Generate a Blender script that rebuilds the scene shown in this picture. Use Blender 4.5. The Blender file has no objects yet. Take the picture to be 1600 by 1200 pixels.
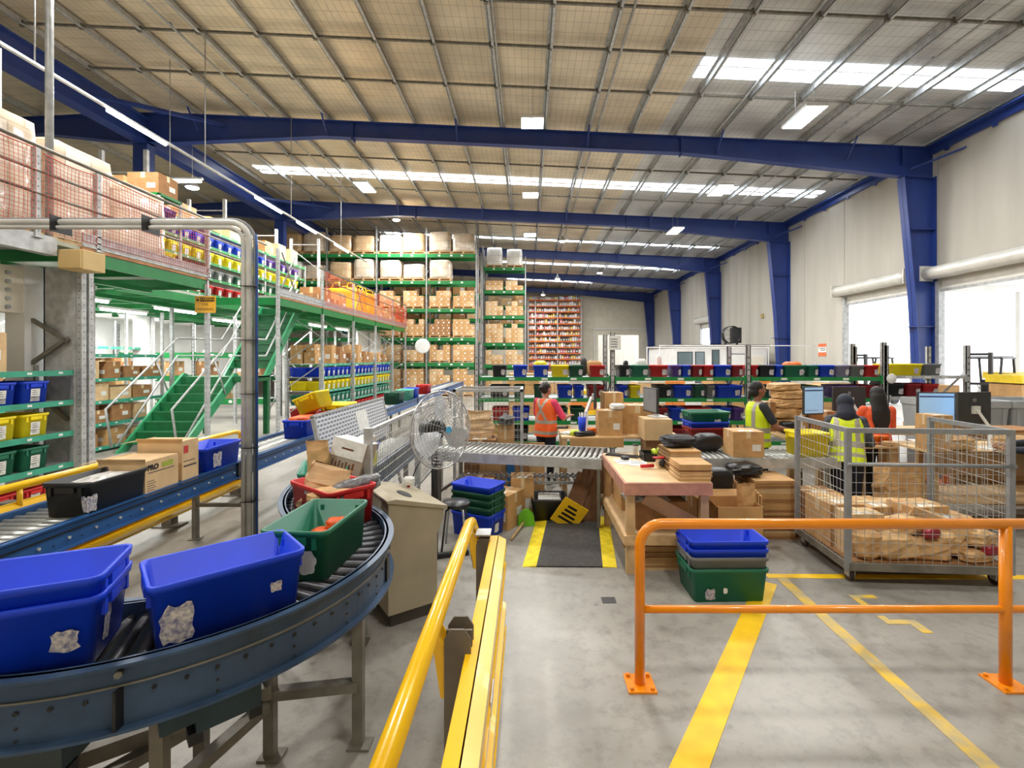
import bpy, math, random
from mathutils import Vector, Matrix, Euler, noise
R = random.Random(11)
PI = math.pi
# camera model of the photograph: 740 px focal length, principal point (825, 560), eye 2.1 m above the floor, looking along +y
F, CX, CY, H = 740.0, 825.0, 560.0, 2.1
def at(px, py, d): return Vector(((px-CX)*d/F, d, H-(py-CY)*d/F))
def fl(px, py, z=0.0):
    d = (H-z)*F/(py-CY); return Vector(((px-CX)*d/F, d, z))
scene = bpy.context.scene
COL = scene.collection
def lin(c):
    c = c/255.0
    return c/12.92 if c <= .04045 else ((c+.055)/1.055)**2.4
MATS = {}
def mat(name, rgb=None, rough=.5, metal=0., var=.08, scale=6., bump=0., emit=0., alpha=1., trans=0., rgb2=None, coat=0.):
    """a procedural material: base colour broken up by noise, roughness varied the same way"""
    if name in MATS: return MATS[name]
    m = bpy.data.materials.new(name); m.use_nodes = True
    nt = m.node_tree; n = nt.nodes; b = n['Principled BSDF']
    c = [lin(x) for x in rgb]
    if rgb2: c2 = [lin(x) for x in rgb2]
    else: c2 = [max(0, x*(1-var*2.2)) for x in c]; c = [min(1, x*(1+var)) for x in c]
    tc = n.new('ShaderNodeTexCoord'); nz = n.new('ShaderNodeTexNoise')
    nz.inputs['Scale'].default_value = scale; nz.inputs['Detail'].default_value = 5
    nt.links.new(tc.outputs['Object'], nz.inputs['Vector'])
    rp = n.new('ShaderNodeValToRGB'); rp.color_ramp.elements[0].position = .35; rp.color_ramp.elements[1].position = .65
    rp.color_ramp.elements[0].color = (*c2, 1); rp.color_ramp.elements[1].color = (*c, 1)
    nt.links.new(nz.outputs['Fac'], rp.inputs['Fac']); nt.links.new(rp.outputs['Color'], b.inputs['Base Color'])
    b.inputs['Roughness'].default_value = rough; b.inputs['Metallic'].default_value = metal
    b.inputs['Coat Weight'].default_value = coat
    if bump:
        bp = n.new('ShaderNodeBump'); bp.inputs['Strength'].default_value = bump; bp.inputs['Distance'].default_value = .02
        nt.links.new(nz.outputs['Fac'], bp.inputs['Height']); nt.links.new(bp.outputs['Normal'], b.inputs['Normal'])
    if emit:
        b.inputs['Emission Color'].default_value = (*[lin(x) for x in rgb], 1); b.inputs['Emission Strength'].default_value = emit
    if alpha < 1: b.inputs['Alpha'].default_value = alpha
    if trans: b.inputs['Transmission Weight'].default_value = trans
    MATS[name] = m; return m
def nodes(m): return m.node_tree.nodes, m.node_tree.links, m.node_tree.nodes['Principled BSDF']

class MB:
    """collects shapes and links them as ONE mesh object"""
    def __init__(s): s.v = []; s.f = []; s.m = []; s.sm = []
    def add(s, vs, fs, mi=0, sm=False, M=None):
        k = len(s.v)
        for p in vs:
            p = Vector(p); s.v.append(M @ p if M else p)
        for f in fs: s.f.append([k+i for i in f]); s.m.append(mi); s.sm.append(sm)
    def hexa(s, p, mi=0, M=None):
        s.add(p, [(0,3,2,1),(4,5,6,7),(0,1,5,4),(1,2,6,5),(2,3,7,6),(3,0,4,7)], mi, False, M)
    def box(s, x0, x1, y0, y1, z0, z1, mi=0, M=None):
        s.hexa([(x0,y0,z0),(x1,y0,z0),(x1,y1,z0),(x0,y1,z0),(x0,y0,z1),(x1,y0,z1),(x1,y1,z1),(x0,y1,z1)], mi, M); return s
    def cb(s, c, sz, mi=0, M=None):
        return s.box(c[0]-sz[0]/2, c[0]+sz[0]/2, c[1]-sz[1]/2, c[1]+sz[1]/2, c[2]-sz[2]/2, c[2]+sz[2]/2, mi, M)
    def bar(s, p, q, w, h, mi=0):
        p, q = Vector(p), Vector(q); t = (q-p).normalized()
        a = Vector((0,0,1)) if abs(t.z) < .95 else Vector((0,1,0))
        u = t.cross(a).normalized()*w/2; v = u.cross(t).normalized()*h/2
        s.hexa([p-u-v, p+u-v, p+u+v, p-u+v, q-u-v, q+u-v, q+u+v, q-u+v], mi); return s
    def tube(s, pts, r, n=8, mi=0, caps=True, rr=None):
        pts = [Vector(p) for p in pts]; k = len(s.v); N = len(pts); up = None
        for i, p in enumerate(pts):
            t = ((pts[min(i+1, N-1)]-p).normalized() + (p-pts[max(i-1, 0)]).normalized())
            t = t.normalized() if t.length > 1e-6 else Vector((0,0,1))
            if up is None: up = t.orthogonal().normalized()
            else:
                up = up - t*up.dot(t); up = up.normalized() if up.length > 1e-6 else t.orthogonal().normalized()
            w = t.cross(up); ra = rr[i] if rr else r
            for j in range(n):
                a = 2*PI*j/n; s.v.append(p + up*math.cos(a)*ra + w*math.sin(a)*ra)
        for i in range(N-1):
            for j in range(n):
                s.f.append([k+i*n+j, k+i*n+(j+1) % n, k+(i+1)*n+(j+1) % n, k+(i+1)*n+j]); s.m.append(mi); s.sm.append(True)
        if caps:
            s.f.append([k+j for j in range(n)][::-1]); s.m.append(mi); s.sm.append(False)
            s.f.append([k+(N-1)*n+j for j in range(n)]); s.m.append(mi); s.sm.append(False)
        return s
    def cyl(s, p, q, r, n=12, mi=0): return s.tube([p, q], r, n, mi)
    def lathe(s, prof, n=24, mi=0, M=None, sm=True):
        vs = []; fs = []
        for (r, z) in prof:
            for j in range(n): vs.append((r*math.cos(2*PI*j/n), r*math.sin(2*PI*j/n), z))
        for i in range(len(prof)-1):
            for j in range(n): fs.append((i*n+j, i*n+(j+1) % n, (i+1)*n+(j+1) % n, (i+1)*n+j))
        s.add(vs, fs, mi, sm, M); return s
    def loft(s, loops, mi=0, sm=True, c0=True, c1=True, M=None, mfun=None):
        n = len(loops[0]); vs = [p for l in loops for p in l]; k0 = len(s.f)
        fs = [(i*n+j, i*n+(j+1) % n, (i+1)*n+(j+1) % n, (i+1)*n+j) for i in range(len(loops)-1) for j in range(n)]
        if c0: fs.append(tuple(range(n))[::-1])
        if c1: fs.append(tuple((len(loops)-1)*n+j for j in range(n)))
        s.add(vs, fs, mi, sm, M)
        if mfun:
            for i in range(k0, len(s.f)):
                c = sum((s.v[j] for j in s.f[i]), Vector())/len(s.f[i]); s.m[i] = mfun(c)
        return s
    def prism(s, poly, a, b, axis='y', mi=0, M=None):
        def P(u, w, t): return (u, t, w) if axis == 'y' else ((t, u, w) if axis == 'x' else (u, w, t))
        n = len(poly); vs = [P(u, w, a) for u, w in poly]+[P(u, w, b) for u, w in poly]
        fs = [tuple(range(n)), tuple(range(n, 2*n))[::-1]]+[(i, n+i, n+(i+1) % n, (i+1) % n) for i in range(n)]
        s.add(vs, fs, mi, False, M); return s
    def ball(s, c, r, n=12, mi=0, M=None):
        r = (r, r, r) if not hasattr(r, '__len__') else r; k = n//2
        T = Matrix.Translation(Vector(c)) @ Matrix.Diagonal((*r, 1)); T = M @ T if M else T
        s.lathe([(math.sin(PI*i/k)+1e-5, -math.cos(PI*i/k)) for i in range(k+1)], n, mi, T); return s
    def cap(s, p, q, r1, r2, n=12):
        p, q = Vector(p), Vector(q); t = (q-p).normalized(); P = []; rr = []
        for a in (-80, -55, -30): P.append(p + t*r1*math.sin(math.radians(a))); rr.append(r1*math.cos(math.radians(a)))
        for k in range(5): P.append(p.lerp(q, k/4)); rr.append(r1+(r2-r1)*k/4)
        for a in (30, 55, 80): P.append(q + t*r2*math.sin(math.radians(a))); rr.append(r2*math.cos(math.radians(a)))
        return s.tube(P, 0, n, 0, True, rr)
    def quad(s, a, b, c, d, mi=0): s.add([a, b, c, d], [(0,1,2,3)], mi); return s
    def mesh(s, name, mats, off=None):
        me = bpy.data.meshes.new(name)
        me.from_pydata([(p-off if off else p) for p in s.v], [], s.f)
        for m in (mats if isinstance(mats, (list, tuple)) else [mats]): me.materials.append(m)
        me.polygons.foreach_set('material_index', s.m); me.polygons.foreach_set('use_smooth', s.sm)
        me.update(); return me
    def build(s, name, mats, parent=None, label=None, world=False, bev=0):
        o = bpy.data.objects.new(name, s.mesh(name, mats, parent.location if (world and parent) else None)); COL.objects.link(o)
        if parent: o.parent = parent
        if label: o['label'] = label
        if bev:
            b = o.modifiers.new('b', 'BEVEL'); b.width = bev; b.segments = 2; b.limit_method = 'ANGLE'; b.angle_limit = .6
        return o
def tag(o, label, cat, group=None, kind=None):
    o['label'] = label; o['category'] = cat
    if group: o['group'] = group
    if kind: o['kind'] = kind
    return o
def thing(name, label, cat, loc=(0,0,0), rz=0., group=None):
    o = bpy.data.objects.new(name, None); COL.objects.link(o); o.empty_display_size = .1
    o.location = loc; o.rotation_euler = (0, 0, rz); return tag(o, label, cat, group)
def solo(mb, name, mats, label, cat, loc=None, rz=0., group=None, bev=0, rot=None, kind=None):
    o = mb.build(name, mats, bev=bev)
    if loc is not None: o.location = loc
    o.rotation_euler = rot if rot else (0, 0, rz)
    return tag(o, label, cat, group, kind)
def link(name, me, loc=(0,0,0), rot=(0,0,0), sc=None, parent=None):
    o = bpy.data.objects.new(name, me); COL.objects.link(o); o.location = loc; o.rotation_euler = rot
    if sc: o.scale = sc
    if parent: o.parent = parent
    return o
def dup(root, loc, rz=None, label=None, group=None):
    r = root.copy(); COL.objects.link(r); r.location = loc
    if rz is not None: r.rotation_euler = (0, 0, rz)
    if label: r['label'] = label
    if group: r['group'] = group
    for ch in root.children:
        c = ch.copy(); COL.objects.link(c); c.parent = r
        for g in ch.children:
            d = g.copy(); COL.objects.link(d); d.parent = c
    return r
def structure(mb, name, mats, label, cat, bev=0):
    o = mb.build(name, mats, bev=bev); return tag(o, label, cat, None, 'structure')
def text(body, size, M, m, parent, name='lettering', align='CENTER', bold=0.):
    cu = bpy.data.curves.new(name, 'FONT'); cu.body = body; cu.size = size; cu.extrude = .0006; cu.offset = bold
    cu.align_x = align; cu.align_y = 'CENTER'; cu.materials.append(m)
    f_ = bpy.data.objects.new('x', cu); COL.objects.link(f_); bpy.context.view_layer.update()
    me = bpy.data.meshes.new_from_object(f_.evaluated_get(bpy.context.evaluated_depsgraph_get())); bpy.data.objects.remove(f_); bpy.data.curves.remove(cu)
    o = bpy.data.objects.new(name, me); COL.objects.link(o); o.matrix_local = M
    if parent: o.parent = parent
    return o
def frame(o, u, v):
    """matrix whose local x is u, local y is v, at o"""
    u = Vector(u).normalized(); v = Vector(v).normalized(); w = u.cross(v)
    M = Matrix((u, v, w)).transposed().to_4x4(); M.translation = Vector(o); return M
ORD = ['first','second','third','fourth','fifth','sixth','seventh','eighth','ninth','tenth','eleventh','twelfth']

# ---------------------------------------------------------------- materials
blue_steel = mat('blue_steel', (38,62,134), .38, 0, .05, 3)
galv = mat('galvanised_steel', (186,188,188), .45, .3, .10, 9)
galv_dark = mat('weathered_steel', (128,124,114), .5, .35, .12, 7)
green_beam = mat('green_beam', (22,128,62), .42, 0, .06, 5)
teal_beam = mat('sea_green_beam', (62,162,134), .4, 0, .08, 5)
stringer_green = mat('stringer_green', (52,146,98), .42, 0, .06, 5); stair_green = mat('stair_green', (18,96,52), .45, 0, .08, 5)
conv_blue = mat('conveyor_blue', (44,92,150), .36, .15, .08, 4)
curve_blue = mat('curve_blue', (62,84,112), .38, .2, .10, 5)
roller_m = mat('roller_steel', (168,170,166), .34, .6, .12, 12)
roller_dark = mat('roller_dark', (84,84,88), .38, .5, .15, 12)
orange_rail = mat('orange_paint', (240,142,14), .3, 0, .05, 4, coat=.3)
yellow_rail = mat('yellow_paint', (255,198,18), .26, 0, .05, 3, coat=.4)
dark_post = mat('grey_brown_post', (112,104,92), .55, .1, .10, 6)
white_p = mat('paper_white', (232,232,228), .6, 0, .05, 20)
residue = mat('torn_label', (214,206,196), .7, 0, .1, 60, rgb2=(120,120,150))
print_m = mat('printed_marks', (70,68,72), .6, 0, .05)
card = mat('cardboard', (202,158,104), .75, 0, .06, 5)
card2 = mat('cardboard_pale', (218,184,138), .75, 0, .06, 5)
card3 = mat('cardboard_brown', (166,120,76), .75, 0, .08, 5)
card_dark = mat('cardboard_dark', (112,78,50), .8, 0, .12, 8)
tape_m = mat('packing_tape', (224,200,160), .3, 0, .04, 20)
kraft = mat('kraft_paper', (206,164,112), .65, 0, .10, 9, .9)
black_p = mat('black_plastic', (26,26,28), .38, 0, .1, 6)
dark_grey = mat('dark_grey', (58,58,60), .5, 0, .08, 6)
grey_p = mat('grey_plastic', (132,134,136), .5, 0, .06, 6)
beige_metal = mat('beige_metal', (176,166,142), .45, 0, .05, 4)
wood = mat('pine_timber', (208,172,124), .6, 0, .10, 7)
ply = mat('plywood_top', (222,190,144), .5, 0, .08, 4)
pinkwood = mat('pinkish_timber', (196,140,118), .6, 0, .1, 8)
brown_wood = mat('brown_board', (150,112,76), .6, 0, .1, 7)
cream = mat('cream_paint', (228,222,204), .55, 0, .03, 2)
white_paint = mat('white_paint', (232,232,230), .45, 0, .03, 2)
lamp_m = mat('lamp_diffuser', (255,252,246), .4, 0, .01, 2, emit=14)
tube_m = mat('tube_glow', (255,253,250), .4, 0, .01, 2, emit=10)
screen_m = mat('lit_screen', (150,186,220), .3, 0, .04, 3, emit=.32)
steel_bright = mat('bright_steel', (205,208,212), .25, .8, .06, 8)
wrap_clear = mat('clear_film', (225,228,230), .15, 0, .05, 14, .6, alpha=.42)
orange_net = mat('orange_net', (238,92,58), .6, 0, .05)
TC = {'blue':(0,60,214),'green':(26,112,84),'dgreen':(26,84,62),'red':(198,28,30),'dred':(150,26,36),'yellow':(252,228,8),'black':(30,31,33),
      'grey':(118,120,122),'purple':(92,58,150),'lilac':(140,136,168),'teal':(62,150,126),'orange':(226,110,32),'aqua':(96,186,160)}
def tm(c): return mat('tote_'+c, TC[c], .46, 0, .05, 4)
COLN = {'dgreen':'dark green','dred':'dark red','aqua':'pale teal'}
# ---------------------------------------------------------------- camera, sky, lamps
cd = bpy.data.cameras.new('camera'); cam = bpy.data.objects.new('camera', cd); COL.objects.link(cam)
cam.location = (0, 0, H); cam.rotation_euler = (PI/2, 0, 0); cd.sensor_width = 36; cd.lens = 36*F/1600
cd.shift_x = -25/1600; cd.shift_y = -40/1600; cd.clip_start = .05; cd.clip_end = 300; scene.camera = cam
w = bpy.data.worlds.new('sky'); scene.world = w; w.use_nodes = True
bg = w.node_tree.nodes['Background']; bg.inputs['Color'].default_value = (.93, .96, 1, 1); bg.inputs['Strength'].default_value = 2.4
vs = scene.view_settings; vs.view_transform = 'Standard'; vs.look = 'None'; vs.gamma = 1; vs.use_curve_mapping = False; vs.exposure = 0.55

XR, XG, XL = 13.0, -12.3, -26.0          # right wall, ridge line, left side
def rt(x): return 9.97-.045*abs(x-XG)    # top of the rafters
FY = [15.2, 23.6, 32.0, 40.4, 48.8]
YB = 49.6                                # end wall

# ---------------------------------------------------------------- floor
fm = mat('concrete_floor', (158,154,146), .34, 0, .1, .8, .06)
n, l, b = nodes(fm)
nz2 = n.new('ShaderNodeTexNoise'); nz2.inputs['Scale'].default_value = 7; nz2.inputs['Detail'].default_value = 8; nz2.inputs['Roughness'].default_value = .75
nz3 = n.new('ShaderNodeTexVoronoi'); nz3.inputs['Scale'].default_value = 2.3
tc = n['Texture Coordinate']; l.new(tc.outputs['Object'], nz2.inputs['Vector']); l.new(tc.outputs['Object'], nz3.inputs['Vector'])
r2 = n.new('ShaderNodeValToRGB'); r2.color_ramp.elements[0].position = .30; r2.color_ramp.elements[1].position = .52
r2.color_ramp.elements[0].color = (.35,.33,.30,1); r2.color_ramp.elements[1].color = (1,1,1,1); l.new(nz2.outputs['Fac'], r2.inputs['Fac'])
r3 = n.new('ShaderNodeValToRGB'); r3.color_ramp.elements[0].position = .02; r3.color_ramp.elements[1].position = .06
r3.color_ramp.elements[0].color = (.45,.43,.40,1); r3.color_ramp.elements[1].color = (1,1,1,1); l.new(nz3.outputs['Distance'], r3.inputs['Fac'])
mx = n.new('ShaderNodeMixRGB'); mx.blend_type = 'MULTIPLY'; mx.inputs[0].default_value = .55
mx2 = n.new('ShaderNodeMixRGB'); mx2.blend_type = 'MULTIPLY'; mx2.inputs[0].default_value = .5
src = b.inputs['Base Color'].links[0].from_socket
l.new(src, mx.inputs[1]); l.new(r2.outputs[0], mx.inputs[2]); l.new(mx.outputs[0], mx2.inputs[1]); l.new(r3.outputs[0], mx2.inputs[2]); l.new(mx2.outputs[0], b.inputs['Base Color'])
mr = n.new('ShaderNodeMapRange'); mr.inputs[3].default_value = .26; mr.inputs[4].default_value = .5; l.new(nz2.outputs['Fac'], mr.inputs[0]); l.new(mr.outputs[0], b.inputs['Roughness'])
structure(MB().box(XL, XR+.2, -4, 62, -.2, 0), 'floor', fm, 'grey polished concrete warehouse floor with dark scuffs', 'floor')
apron = mat('outdoor_concrete', (214,212,206), .8, 0, .05, 2)
structure(MB().box(XR+.2, 60, -10, 62, -.3, -.02), 'ground_outside', apron, 'pale concrete yard outside the roller doors', 'ground')

# ---------------------------------------------------------------- right wall with three roller door openings
conc = mat('tilt_panel_concrete', (192,187,176), .8, 0, .045, 1.6, .05)
n, l, b = nodes(conc); mp = n.new('ShaderNodeMapping'); mp.inputs['Scale'].default_value = (1, 1, .14); l.new(n['Texture Coordinate'].outputs['Object'], mp.inputs['Vector']); l.new(mp.outputs[0], n['Noise Texture'].inputs['Vector'])
mb = MB(); doors = [(9.9, 15.0, 4.55), (16.0, 19.45, 4.6), (32.7, 35.7, 4.65)]
ys = [4.0]
def wz(y0, y1, z0, z1): mb.box(XR, XR+.18, y0+.01, y1-.01, z0, z1)
y = -4.0
for (a, c, zt) in doors+[(YB+.2, None, None)]:
    seg = y
    while seg < a-.01:
        e = min(a, seg+2.8)
        if a-e < .7: e = a
        wz(seg, e, 0, 8.95); seg = e
    if c is None: break
    wz(a, c, zt, 8.95); y = c
structure(mb, 'wall_right', conc, 'grey concrete tilt-panel wall with roller door openings', 'wall')
mb = MB()
for (a, c, zt) in doors:
    for yy in (a, c): mb.box(XR-.05, XR+.14, yy-.07, yy+.07, 0, zt)
structure(mb, 'trim_1', galv, 'steel door guides beside the roller door openings', 'trim')
ribs = mat('roller_door_curtain', (222,220,212), .4, .2, .04, 3)
for i, (a, c, zt) in enumerate(doors):
    d = tag(MB().box(XR+.05, XR+.09, a+.05, c-.05, zt-.28, zt+.3).build('door_%d' % (i+1), ribs), ['white roller door rolled up over the nearest opening in the concrete wall','white roller door rolled up over the middle opening behind the blue column','small far roller door rolled up in the concrete wall'][i], 'roller door', None, 'structure')
    m2 = MB(); rad = .21
    M = Matrix.Translation((XR-.24, a-.15, zt+.24)) @ Matrix.Rotation(-PI/2, 4, 'X')
    prof = [(rad*.2, 0)]; k = 0; Lr = c-a+.3
    for j in range(12): prof += [(rad*(1 if j % 2 else .93), Lr*j/11)]
    prof += [(rad*.2, Lr)]
    m2.lathe(prof, 18, 0, M)
    for yy in (a-.18, c+.14): m2.box(XR-.46, XR, yy, yy+.04, zt+.02, zt+.5)
    m2.build('door_curtain_roll', ribs, d)
    MB().box(XR+.03, XR+.12, a+.06, c-.06, zt-.34, zt-.26).build('door_bottom_bar', galv, d)

# end wall with an opening into a further room
mb = MB(); x0, x1, zt = 7.35, 11.6, 4.55
mb.box(XL, x0, YB, YB+.2, 0, 10.2).box(x1, XR+.2, YB, YB+.2, 0, 9.4).box(x0, x1, YB, YB+.2, zt, 9.6)
structure(MB().box(XL, XR+.2, -4.2, -4, 0, 10.2), 'wall_front', cream, 'cream wall behind the camera position', 'wall')
structure(MB().box(XL-.2, XL, -4, YB, 0, 9.5), 'wall_side', cream, 'cream side wall beyond the mezzanine', 'wall')
structure(mb, 'wall_back', cream, 'cream insulated panel end wall with a tall opening', 'wall')
mb = MB(); mb.box(6.9, 13, YB-.16, YB-.04, 5.12, 5.24).box(6.9, 7.0, YB-.12, YB-.02, 0, 5.12)
structure(mb, 'trim_2', white_paint, 'pale sliding door track over the end wall opening', 'trim')
structure(MB().box(4, 16, 60, 60.2, 0, 8), 'wall_far', conc, 'grey concrete wall seen through the end wall opening', 'wall')

# ---------------------------------------------------------------- roof sheets, purlins, skylights
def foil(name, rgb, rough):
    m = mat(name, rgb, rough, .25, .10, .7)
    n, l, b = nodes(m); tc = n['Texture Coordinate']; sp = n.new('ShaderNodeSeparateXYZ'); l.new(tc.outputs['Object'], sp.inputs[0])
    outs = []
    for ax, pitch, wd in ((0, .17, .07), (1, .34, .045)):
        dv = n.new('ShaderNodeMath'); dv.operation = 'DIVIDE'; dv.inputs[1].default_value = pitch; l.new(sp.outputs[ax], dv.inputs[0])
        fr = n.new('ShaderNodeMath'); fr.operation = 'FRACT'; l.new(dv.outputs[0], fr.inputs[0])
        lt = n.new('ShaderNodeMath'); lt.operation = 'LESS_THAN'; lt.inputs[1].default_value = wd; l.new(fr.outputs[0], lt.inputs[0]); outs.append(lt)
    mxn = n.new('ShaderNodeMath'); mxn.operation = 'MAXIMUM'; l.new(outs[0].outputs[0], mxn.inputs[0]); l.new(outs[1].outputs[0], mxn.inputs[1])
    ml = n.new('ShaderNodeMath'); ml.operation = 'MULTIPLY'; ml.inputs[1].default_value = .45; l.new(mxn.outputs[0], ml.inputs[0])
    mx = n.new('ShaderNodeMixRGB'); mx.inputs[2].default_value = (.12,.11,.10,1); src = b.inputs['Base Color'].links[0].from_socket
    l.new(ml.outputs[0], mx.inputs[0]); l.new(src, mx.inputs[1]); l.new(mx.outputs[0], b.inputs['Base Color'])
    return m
foil_warm_lit = foil('warm_lit_roof_blanket', (226,212,186), .45); foil_grey = foil('silver_roof_blanket', (214,214,212), .4)  # first is the same foil with warm light painted into its colour
mb = MB()
def slab(xa, xb, ya, yb, dz, t, mi):
    mb.hexa([(xa,ya,rt(xa)+dz),(xb,ya,rt(xb)+dz),(xb,yb,rt(xb)+dz),(xa,yb,rt(xa)+dz),(xa,ya,rt(xa)+dz+t),(xb,ya,rt(xb)+dz+t),(xb,yb,rt(xb)+dz+t),(xa,yb,rt(xa)+dz+t)], mi)
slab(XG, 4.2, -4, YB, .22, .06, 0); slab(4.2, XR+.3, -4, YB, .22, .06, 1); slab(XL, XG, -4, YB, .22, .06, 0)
structure(mb, 'ceiling', [foil_warm_lit, foil_grey], 'pitched roof lined with silver insulation under wire mesh, warm light painted on one side', 'ceiling')
sky_m = mat('skylight_sheet', (236,245,255), .4, 0, .02, 2, emit=5.5)
for i, (ya, yb, xa, xb) in enumerate([(11.55,11.82,4.3,12.6),(11.92,12.35,4.3,12.6),(19.75,20.1,-11.5,12.4),(20.3,20.55,-11.5,12.4),(29.6,30.1,-9,12),(37,37.6,-2,12),(45,45.6,-2,6)]):
    mb = MB(); slab(xa, xb, ya, yb, .205, .012, 0)
    structure(mb, 'window_%d' % (i+1), sky_m, 'bright translucent skylight strip across the roof sheeting', 'skylight')
# purlins, bridging and sag rods belong to one framework
RF = thing('roof_framework', 'galvanised purlins and bridging running under the roof lining', 'roof frame', (0, 3.5, 9))
px = [XG+.35+1.385*k for k in range(19)]
for k, x in enumerate(px):
    mb = MB(); z = rt(x); mb.box(x-.006, x+.006, 3.6, YB-.1, z+.01, z+.2).box(x-.006, x+.07, 3.6, YB-.1, z+.01, z+.022).box(x-.07, x+.006, 3.6, YB-.1, z+.19, z+.2)
    mb.build('purlin', galv, RF, world=True)
for k in range(5):
    x = XG-1.2-1.385*k*1.6; z = rt(x); MB().box(x-.01, x+.07, 3.6, YB-.1, z+.01, z+.2).build('purlin', galv, RF, world=True)
for yy, xa, xb in ((9.8, -1, 12.6), (11.2, -12, 4.2), (12.9, -12, 12.6), (18.1, -12, 12.6), (21.4, -12, 12.6), (26.4, -12, 12.6), (29, -12, 12.6), (35, -3, 12.6)):
    mb = MB(); mb.bar((xa, yy, rt(xa)+.07), (xb, yy, rt(xb)+.07), .05, .05)
    for x in px:
        if xa < x < xb: mb.cb((x, yy, rt(x)+.06), (.10, .07, .13))
    mb.build('bridging', galv_dark, RF, world=True)
for x in (-8.3, -3.6, -.75, 2.2, 5.9, 9.4):
    mb = MB(); mb.tube([(x, 3.6, rt(x)+.04), (x, 34, rt(x)+.04)], .028, 6)
    for q in range(10): mb.cb((x, 5+3*q, rt(x)+.06), (.05, .04, .1))
    mb.build('conduit', galv, RF, world=True)

# ---------------------------------------------------------------- portal frames
def ibeam(mb, st, y, axis='x', fw=.24):
    """I section from stations (pos, a, b): web plus two flanges; axis x = rafter (a top, b bottom), axis z = column (a left, b right)"""
    for (s0, a0, b0), (s1, a1, b1) in zip(st[:-1], st[1:]):
        def hx(p0, p1, q0, q1, hw):
            P = []
            for yy in (y-hw, y+hw):
                P += [(s0, p0), (s1, p1), (s1, q1), (s0, q0)]
            P3 = []
            for i, (s, v) in enumerate(P):
                yy = y-hw if i < 4 else y+hw
                P3.append((s, yy, v) if axis == 'x' else (v, yy, s))
            mb.hexa(P3)
        hx(a0, a1, b0, b1, .012); sg = -1 if axis == 'x' else 1
        hx(a0, a1, a0+sg*.025, a1+sg*.025, fw/2); hx(b0-sg*.025, b1-sg*.025, b0, b1, fw/2)
names = ['blue tapered portal frame nearest the camera', 'second blue portal frame from the camera', 'third blue portal frame from the camera', 'fourth blue portal frame from the camera', 'blue portal frame against the cream end wall']
for i, Y in enumerate(FY):
    P = thing('portal_frame', names[i], 'steel frame', (XR-.4, Y, 0), group='blue portal frames')
    mb = MB()
    st = [(-25, rt(-25), rt(-25)-.55), (-15.5, rt(-15.5), rt(-15.5)-.55), (-12.8, rt(-12.8), rt(-12.8)-.95), (-11.2, rt(-11.2), rt(-11.2)-.93), (-6.5, rt(-6.5), rt(-6.5)-.52), (4.9, rt(4.9), rt(4.9)-.54), (6.8, rt(6.8), rt(6.8)-.64), (11.95, rt(11.95), rt(11.95)-.97), (12.98, rt(12.98), rt(12.98)-1.0)]
    ibeam(mb, st, Y)
    for x in (-5.6, 4.9, 11.95): mb.box(x-.02, x+.02, Y-.13, Y+.13, rt(x)-.6, rt(x))
    mb.build('rafter', blue_steel, P, world=True)
    mb = MB(); ibeam(mb, [(0, 12.53, 12.98), (4.2, 12.3, 12.98), (rt(12)-.985, 11.96, 12.98)], Y, 'z', .32)
    for z in (3.1, 6.2): mb.box(12.2, 12.97, Y-.15, Y+.15, z, z+.025)
    mb.build('column', blue_steel, P, world=True)
    MB().box(-12.55, -12.1, Y-.16, Y+.16, 3.75, 9.02).build('middle_column', blue_steel, P, world=True); MB().box(-12.55, -12.1, Y-.16, Y+.16, 0, 3.75).build('column_base', white_paint, P, world=True)
    for k in range(1, 18, 3):
        x = px[k]; MB().bar((x, Y-.55, rt(x)+.05), (x, Y-.05, rt(x)-.5), .05, .02).build('fly_brace', blue_steel, P, world=True)
    mb = MB(); mb.bar((12.2, Y-.1, rt(12)-.75), (13.02, Y-1.15, rt(12)-.5), .07, .05)
    mb.build('knee_strut', blue_steel, P, world=True); MB().bar((-12.2, Y-2.3, 9.35), (-9.7, Y-.05, rt(-9.7)-.3), .12, .1).build('knee_strut', blue_steel, P, world=True)
mb = MB()
for xx in (-12.42, -12.18): mb.box(xx-.01, xx+.01, 4, YB, 9.0, 9.72)
mb.box(-12.5, -12.1, 4, YB, 8.95, 9.0).box(-12.5, -12.1, 4, YB, 9.72, 9.77)
solo(mb, 'ridge_girder', blue_steel, 'blue box girder running away under the roof ridge', 'girder')
mb = MB(); mb.box(12.9, 12.99, 3, YB, 8.62, 8.86).box(12.72, 12.99, 3, YB, 8.84, 8.88)
for k in range(30): mb.box(12.86, 12.9, 4+1.5*k, 4.12+1.5*k, 8.5, 8.62)
solo(mb, 'eave_strut', blue_steel, 'blue eave strut along the top of the concrete wall', 'strut')

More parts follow.
